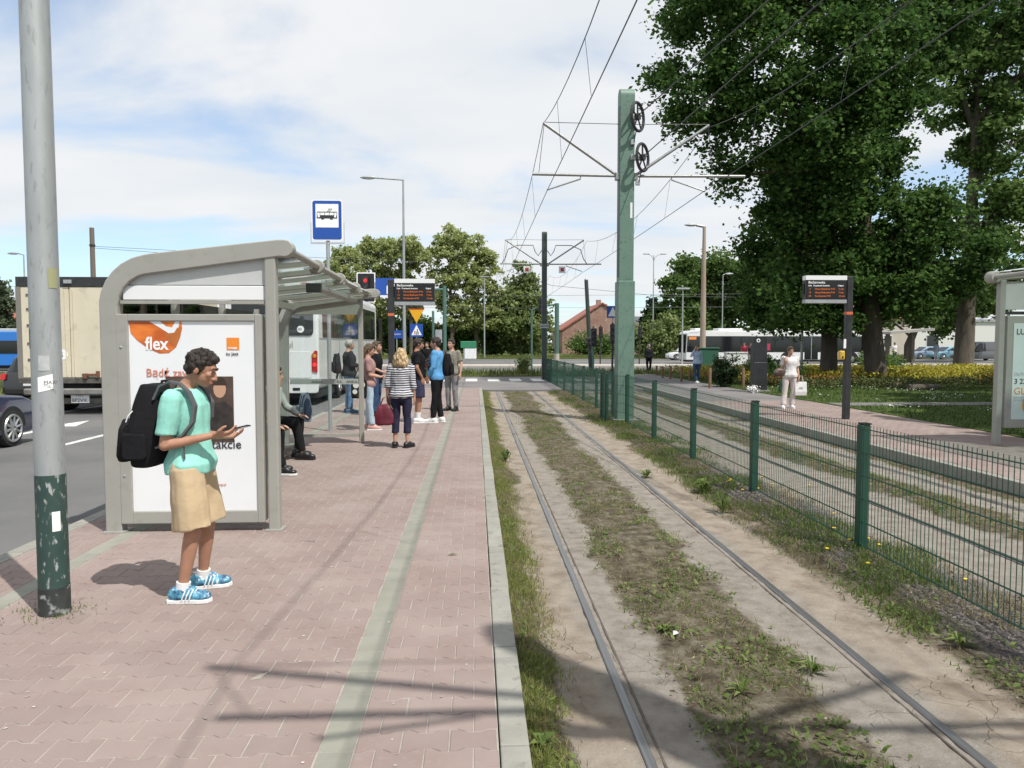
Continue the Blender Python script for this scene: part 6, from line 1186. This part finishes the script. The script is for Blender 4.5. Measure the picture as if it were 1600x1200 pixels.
# ================================================================ VEHICLES
m_tyre = mat('tyre', (.018, .018, .019), .85); m_rim = mat('rim', (.4, .41, .42), .35, .7); m_vglass = mat('vehicle_glass', (.012, .015, .017), .06, spec=.6); m_vwhite = mat('coach_white', (.74, .75, .75), .3, c2=(.68, .69, .69), scale=1.5, coat=.4); m_under = mat('underbody', (.012, .012, .013), .8); m_tail = mat('tail_red', (.4, .02, .02), .2); m_amber = mat('tail_amber', (.6, .25, .03), .2); m_plate = mat('plate', (.72, .72, .7), .4)
def wheel(t, x, y, r, w_, side, spokes=5, rimr=.62):
    """side = +1 when the outer face looks to +x"""
    k = ob('wheel', MB().lathe([(r * .6, -w_ / 2), (r * .93, -w_ / 2), (r, -w_ * .36), (r, w_ * .36), (r * .93, w_ / 2), (r * .6, w_ / 2)], 28, (0, 0, 0), 'x'), m_tyre, t, smooth=50, loc=(x, y, r))
    ob('rim', MB().tube([(side * (w_ / 2 + .004), r * rimr * math.cos(R(a)), r * rimr * math.sin(R(a))) for a in range(0, 361, 12)], .022, 6, False), m_rim, k); ob('hub', MB().lathe([(r * .16, w_ / 2 - .02), (r * .14, w_ / 2 + .015)] if side > 0 else [(r * .16, -w_ / 2 + .02), (r * .14, -w_ / 2 - .015)], 14, (0, 0, 0), 'x'), m_rim, k)
    for a in range(spokes): c_, s_ = math.cos(R(360 / spokes * a + 10)), math.sin(R(360 / spokes * a + 10)); ob('spoke', MB().tube([(side * (w_ / 2 + .004), r * .12 * c_, r * .12 * s_), (side * (w_ / 2 + .004), r * rimr * c_, r * rimr * s_)], [.028, .02], 5), m_rim, k)
# ---------------------------------------------------------------- coach at the kerb
t = thing('coach', 'white touring coach standing at the kerb behind the shelter', 'coach', (-5.75, 21.3, -.12)); W = 1.275; Lc = 12.2; Hc = 3.55
ob('body', MB().prism(rrect(-W, W, .42, Hc, .22, 5), XZ, .0, Lc), m_vwhite, t, bevel=.06, seg=2)
ob('underbody', MB().bx(-W + .06, W - .06, .15, Lc - .2, .22, .43), m_under, t)
rw = ob('rear_window', MB().prism(rrect(-W + .14, W - .14, 2.0, 3.3, .12), XZ, -.025, -.004), m_vglass, t); ob('rear_panel', MB().prism(rrect(-W + .2, W - .2, .8, 1.55, .08), XZ, -.014, -.003), m_vwhite, t, bevel=.004); ob('bumper', MB().prism(rrect(-W + .01, W - .01, .36, .72, .08), XZ, -.07, -.004), m_vwhite, t, bevel=.02)
for sg in (1, -1):
    f = ob('tail_light', MB().prism([(sg * (W - .20), .98), (sg * (W - .04), .94), (sg * (W - .03), 1.56), (sg * (W - .10), 1.58), (sg * (W - .2), 1.45)][::sg], XZ, -.03, -.004), m_tail, t, bevel=.006); ob('indicator', MB().lathe([(.06, -.031), (.05, -.042)], 12, (sg * (W - .115), 0, 1.42), 'y'), m_amber, f); ob('brake_lens', MB().lathe([(.06, -.031), (.05, -.042)], 12, (sg * (W - .115), 0, 1.17), 'y'), mat('brake_lit', (.8, .03, .03), .2, emit=.8), f)
    ob('side_window', MB().prism(rrect(.55, Lc - .5, 1.95, 3.15, .1), YZ, sg * (W + .003) - .008, sg * (W + .003) + .008), m_vglass, t)
    for k in range(1, 7): ob('window_bar', MB().bx(sg * W + sg * .014 - .003, sg * W + sg * .014 + .003, .55 + k * 1.62 - .03, .55 + k * 1.62 + .03, 1.97, 3.13), m_black, t)
    ob('waist_line', MB().bx(sg * (W + .004) - .003, sg * (W + .004) + .003, .1, Lc - .1, 1.9, 1.935), m_galv, t)
    for k in range(5): ob('flap_gap', MB().bx(sg * (W + .002) - .002, sg * (W + .002) + .002, 1.2 + k * 2.0, 1.215 + k * 2.0, .45, 1.88), m_under, t)
    for yy in (3.1, 9.3): ob('wheel_arch', MB().prism(arc(yy, .5, .6, 0, 180, 16), YZ, sg * (W + .004) - .004, sg * (W + .004) + .004), m_under, t); wheel(t, sg * (W - .14), yy, .5, .3, sg, 10, .55)
ob('number_plate', MB().bx(-.26, .26, -.078, -.071, .5, .62), m_plate, t); text('lettering', 'podrozniak.pl', .26, m_grey, rw, (-.72, -.018, 1.66), squeeze=.9)
ob('speed_disc', MB().lathe([(.1, -.026), (.1, -.03)], 18, (.78, 0, 2.18), 'y'), m_inkw, rw); text('lettering', '80', .1, m_ink, rw, (.715, -.033, 2.145)); ob('exhaust_grille', MB().bx(.55, .75, -.08, -.071, .44, .52), m_under, t)
ob('rear_lettering_bar', MB().bx(-.3, .3, -.02, -.015, 1.6, 1.605), m_galv, t); ob('mirror', MB().box((W + .2, Lc - .1, 2.6), (.12, .15, .55)), m_black, t, bevel=.03)
# ---------------------------------------------------------------- box truck
t = thing('box_truck', 'beige box truck seen from behind on the road', 'truck', (-10.06, 18.9, -.12)); W = 1.25; m_box = mat('truck_box', (.66, .60, .46), .6, c2=(.60, .54, .41), scale=1.2, c3=(.55, .49, .37), s3=4); m_dirt = mat('truck_frame', (.06, .056, .05), .8, c2=(.13, .12, .1), scale=5)
ob('box', MB().bx(-W, W, .02, 6.9, .85, 3.28), m_box, t, bevel=.02)
for a, b_, c_, d_ in ((-W - .02, W + .02, 3.18, 3.42), (-W - .02, W + .02, .78, .92), ): ob('end_frame', MB().bx(a, b_, -.03, .04, c_, d_), m_dark if c_ > 3 else m_dirt, t, bevel=.01)
for x in (-W + .03, W - .03): ob('corner_post', MB().bx(x - .06, x + .06, -.02, .03, .92, 3.18), m_dirt if x > 0 else mat('post_grey', (.2, .19, .17), .7), t)
for sg in (-1, 1):
    dr = ob('rear_door', MB().bx(min(sg * .01, sg * 1.16), max(sg * .01, sg * 1.16), -.012, .018, .93, 3.17), m_box, t, bevel=.006)
    for z in (1.35, 1.75, 2.2, 2.6, 2.95): ob('hinge', MB().bx(sg * .98 - .05, sg * .98 + .05, -.03, -.013, z, z + .05), m_dirt, dr)
    ob('lock_bar', MB().tube([(sg * .1, -.02, .95), (sg * .1, -.02, 3.1)], .012, 6), m_box, dr)
ob('latch', MB().box((.45, -.04, 1.0), (.34, .05, .05)).box((.36, -.05, .97), (.09, .06, .12)).box((.66, -.05, 1.02), (.07, .06, .14)), mat('rust', (.16, .07, .04), .9), t)
text('lettering', '80', .24, m_ink, t, (-.64, -.0165, 1.42), bold=.002); k = ob('round_sticker', MB().lathe([(.13, -.0135), (.13, -.017)], 18, (-.2, 0, 1.5), 'y'), m_inkw, t); text('lettering', 'S', .16, m_ink, k, (-.25, -.0195, 1.44))
ob('tail_lift', MB().bx(-1.1, 1.1, -.16, .0, .5, .66), mat('lift_steel', (.25, .245, .23), .6, .3, c2=(.15, .14, .13), scale=4), t, bevel=.03); ob('bumper', MB().bx(-1.15, 1.15, -.05, .08, .27, .42), m_dirt, t, bevel=.02); ob('chassis', MB().bx(-.45, .45, .1, 7.2, .5, .84), m_under, t)
for x in (-.9, .9): k = ob('lamp_cluster', MB().box((x, -.08, .56), (.34, .06, .12)), m_tail, t, bevel=.01)
ob('number_plate', MB().bx(.0, .44, -.06, -.052, .3, .62), m_plate, t); text('lettering', 'KR', .15, m_ink, t, (.12, -.064, .46)); text('lettering', '8P2VX', .13, m_ink, t, (.02, -.064, .32))
ob('roof_lamp', MB().box((0, -.05, 3.3), (.18, .05, .09)), m_galv, t)
for sg in (1, -1):
    for yy in (1.5, 7.9): wheel(t, sg * 1.0, yy, .47, .5 if yy < 3 else .3, sg, 8, .5)
ob('cab', MB().prism([(7.0, .5), (9.1, .5), (9.2, 1.3), (8.9, 2.8), (7.0, 2.9)], YZ, -1.15, 1.15), m_vwhite, t, bevel=.08, seg=2); ob('mudguard', MB().bx(.7, 1.2, .95, 1.0, .2, .9).bx(-1.2, -.7, .95, 1.0, .2, .9), m_under, t)
# ---------------------------------------------------------------- cars
def car(name, label, loc, rz, m, L_=4.3, W_=1.78, H_=1.47, cat='car', van=False):
    t = thing(name, label, cat, (loc[0], loc[1], loc[2]), rz); w_ = W_ / 2     # nose towards +y
    a = L_ / 2
    lo = [(-a, .32), (-a + .02, .62), (-a + .1, .92), (-.9, .97), (.55, .96), (a - .5, .86), (a - .12, .72), (a, .52), (a - .02, .3), (a - .3, .2), (-a + .3, .2)]
    def sect(pts, wlow, f): return pts
    b = MB(); n = len(lo); R_ = []
    for x, k in ((-w_, .93), (-w_ * .97, .97), (-w_ * .80, 1.0), (0, 1.015), (w_ * .80, 1.0), (w_ * .97, .97), (w_, .93)):
        R_.append([(x, y * (1 if abs(x) < w_ * .9 else .985), .55 + (z - .55) * k) for y, z in lo])
    b.loft(R_); ob('body', b, m, t, bevel=.03, seg=2, smooth=45)
    top = [(-a + .12, .90), (-a + .35, H_ - .08), (-a + .7, H_), (.15, H_), (.45, H_ - .06), (1.15, .92)] if not van else [(-a + .04, .90), (-a + .08, H_ - .1), (-a + .3, H_), (.55, H_), (.8, H_ - .08), (1.35, 1.0)]
    g_ = MB(); rings = []
    for x, k in ((-w_ * .93, 0), (-w_ * .74, 1), (w_ * .74, 1), (w_ * .93, 0)): rings.append([(x if z < 1.0 else (x if k else x * .83), y, z if k else .92 + (z - .92) * .86) for y, z in top])
    ob('cabin', g_.loft(rings), m, t, bevel=.03, seg=2, smooth=45)
    for sg in (1, -1):
        sidew = [(-a + .5, .98), (-a + .68, H_ - .16), (.12, H_ - .14), (.82, .98)] if not van else [(.05, 1.02), (.05, H_ - .2), (.55, H_ - .2), (1.02, 1.02)]
        gl = MB(); gl.prism(sidew, lambda u, v, d: (sg * (w_ * (.945 - .19 * (v - .92) / (H_ - .92)) + d), u, v), -.01, .012); gk = ob('side_window', gl, m_vglass, t); ob('pillar', MB().prism([(-.2, .98), (-.1, .98), (-.1, H_ - .15), (-.2, H_ - .15)], lambda u, v, d: (sg * (w_ * (.945 - .19 * (v - .92) / (H_ - .92)) + d), u, v), .0125, .018), m_black, gk)
        for yy in (-a + .8, a - .85): ob('wheel_arch', MB().prism(arc(yy, .33, .37, 0, 180, 14), YZ, sg * w_ * .995 - .006, sg * w_ * .995 + .006), m_under, t); wheel(t, sg * (w_ - .1), yy, .32, .21, sg, 10, .7)
        ob('headlight', MB().prism([(a - .55, .70), (a - .12, .60), (a - .08, .68), (a - .5, .80)], YZ, sg * w_ * .93 - .04, sg * w_ * .93 + .035), m_lens, t, bevel=.01); ob('tail_light', MB().prism([(-a + .0, .72), (-a + .3, .76), (-a + .28, .88), (-a + .06, .9)], YZ, sg * w_ * .93 - .1, sg * w_ * .93 + .045), m_tail, t, bevel=.01)
        ob('door_gap', MB().bx(sg * w_ - .004, sg * w_ + .003, .55, .562, .3, .9), m_under, t); ob('mirror', MB().box((sg * (w_ + .08), .62, 1.0), (.16, .1, .12)), m, t, bevel=.02); ob('door_handle', MB().box((sg * w_ * .985, -.1, .82), (.03, .14, .025)), m, t)
    ob('windscreen', MB().prism([(.5, H_ - .07), (1.12, .95), (1.135, .965), (.515, H_ - .055)] if not van else [(.82, H_ - .1), (1.32, 1.03), (1.335, 1.045), (.835, H_ - .085)], YZ, -w_ * .72, w_ * .72), m_vglass, t); ob('rear_window', MB().prism([(-a + .16, .98), (-a + .34, H_ - .14), (-a + .32, H_ - .13), (-a + .14, .97)], YZ, -w_ * .7, w_ * .7), m_vglass, t); ob('number_plate', MB().bx(-.26, .26, -a - .012, -a + .02, .55, .66), m_plate, t); ob('rear_bumper', MB().bx(-w_ * .9, w_ * .9, -a - .03, -a + .1, .3, .48), m_under, t, bevel=.03)
    return t
m_cblue = mat('car_blue', (.008, .014, .05), .25, coat=.8); m_cblk = mat('car_black', (.012, .012, .014), .25, coat=.8); m_cwht = mat('car_white', (.72, .72, .72), .3, coat=.6); m_cgry = mat('car_grey', (.13, .135, .14), .3, .3, coat=.6); m_ccy = mat('car_teal', (.15, .32, .42), .3, coat=.6)
car('parked_car', 'dark blue car whose front shows at the left edge', (-8.85, 11.75, -.12), 0, m_cblue)
car('moving_car', 'black car driving ahead, half hidden by the steel pole', (-12.85, 24.2, -.12), 0, m_cblk)
car('delivery_van', 'white van driving towards the left, ahead of the white bus', (lx(1056, 80) + 1.2, 80, -.14), R(90), m_cwht, 4.4, 1.8, 1.85, 'van', True)
car('delivery_van', 'grey van parked left of the thick trunk at right', (lx(1528, 76), 76, -.14), R(95), m_cgry, 5.0, 1.95, 2.0, 'van', True)
car('parked_car', 'pale blue car glimpsed behind the yellow shrubs', (lx(1484, 82), 82, -.14), R(90), m_ccy); car('parked_car', 'white car behind the leafy bush under the maple', (lx(1352, 78), 78, -.14), R(90), m_cwht); car('parked_car', 'grey blue car left of the pale pedestrian', (lx(1448, 84), 84, -.14), R(90), mat('car_steel', (.2, .27, .36), .3, coat=.6))
# ---------------------------------------------------------------- city bus on the crossing road
bx = lx(1072, 64); t = thing('city_bus', 'white low floor city bus with dark windows on the far road', 'bus', (bx, 64, -.14)); Lb = 17.8
ob('body', MB().prism([(0, .35), (Lb, .35), (Lb, 2.85), (.35, 2.95), (.08, 2.7), (0, 1.2)], XZ, 0, 2.5), m_vwhite, t, bevel=.06, seg=2); ob('skirt', MB().bx(.2, Lb - .2, .05, 2.45, .2, .36), m_under, t)
ob('window_band', MB().prism([(.05, 1.05), (Lb - .3, 1.05), (Lb - .3, 2.45), (.12, 2.45)], XZ, -.012, -.003), m_vglass, t)
ob('windscreen', MB().prism([(.1, 1.0), (2.4, 1.0), (2.4, 2.6), (.1, 2.6)], YZ, -.012, .03), m_vglass, t); ob('destination_sign', MB().bx(.25, .9, -.018, -.0125, 2.15, 2.4), mat('bus_led', (.6, .2, .05), .4, emit=.3), t)
for x in (3.2, 4.9, 7.9, 9.6, 12.5, 14.8): ob('window_post', MB().bx(x - .05, x + .05, -.018, -.0125, 1.06, 2.44), m_black, t)
for x in (1.6, 6.3, 11.2): d_ = ob('door', MB().bx(x - .6, x + .6, -.022, -.0125, .4, 2.4), m_vglass, t); ob('door_post', MB().bx(x - .025, x + .025, -.03, -.0225, .42, 2.38), m_galv, d_)
for x in (3.9, 9.0, 14.9): ob('wheel_arch', MB().prism(arc(x, .5, .56, 0, 180, 14), XZ, -.014, -.003), m_under, t); k = ob('wheel', MB().lathe([(.25, -.13), (.45, -.13), (.48, -.08), (.48, .1), (.3, .12)], 24, (0, 0, 0), 'y'), m_tyre, t, loc=(x, .13, .48), smooth=50); ob('rim', MB().lathe([(.27, -.132), (.1, -.16)], 18, (0, 0, 0), 'y'), m_rim, k)
for x0, x1 in ((.9, 1.9), (3.0, 5.2), (7.6, 9.4), (12.5, 15)): ob('roof_unit', MB().bx(x0, x1, .5, 2.0, 2.9, 3.15), m_vwhite, t, bevel=.05)
ob('red_seats', MB().bx(6.6, 7.5, -.02, -.0125, 1.2, 1.8), mat('seat_red', (.4, .03, .08), .7), t); ob('headlight', MB().lathe([(.12, 0), (.1, -.03)], 12, (.02, .4, .8), 'x'), m_lens, t)
# ---------------------------------------------------------------- blue tram at the far left
t = thing('tram', 'bright blue tram far left beyond the verge', 'tram', (-38, 50, -.1)); m_tb = mat('tram_blue', (.02, .17, .55), .35, coat=.4); m_tg = mat('tram_grey', (.4, .42, .43), .4)
ob('body', MB().prism([(-22, .3), (10.6, .3), (11.2, .9), (11.0, 1.8), (10.3, 2.55), (-22, 2.55)], XZ, 0, 2.4), m_tb, t, bevel=.06, seg=2); ob('grey_panel', MB().bx(-1.5, 5.3, -.012, -.003, .4, 2.5), m_tg, t); ob('skirt', MB().bx(-21.5, 10.4, .1, 2.3, .1, .32), m_under, t)
for x in (-12, -8.5, -5, -1.9, 1.8, 6.2): ob('window', MB().prism(rrect(x, x + 2.3, 1.1, 1.95, .06), XZ, -.022, -.013), m_vglass, t)
ob('roof_gear', MB().bx(-18, 9.0, .4, 2.0, 2.5, 2.75), m_tg, t, bevel=.05); ob('white_stripe', MB().bx(-21.8, 10.8, -.014, -.004, .42, .52), m_vwhite, t) if 0 else None
# far-off belt of woodland along the horizon
lob = [(x, 190 + rnd.uniform(-12, 12), rnd.uniform(1.5, 4), rnd.uniform(6, 9), 5, rnd.uniform(3.5, 6.5)) for x in range(-190, 240, 9)]
tag(ob('distant_woodland', npmesh('distant_woodland', cloud(lob, 26000, .7, 1.4, 30, .5), 4), leafmat('leaf_far', (.1, .135, .06), (.17, .2, .1), .35, .3)), 'belt of distant trees along the horizon', 'woodland', kind='stuff')
lob = [(x, 128 + rnd.uniform(-5, 5), rnd.uniform(.5, 1.5), 4, 3, rnd.uniform(1.5, 2.8)) for x in range(-60, 95, 5) if not 12 < x < 34]
tag(ob('hedge_belt', npmesh('hedge_belt', cloud(lob, 14000, .36, .8, 30, .5), 4), m_lf_mid), 'rough hedge growing behind the far road', 'hedge', kind='stuff')
bpy.data.scenes.remove(SCR)
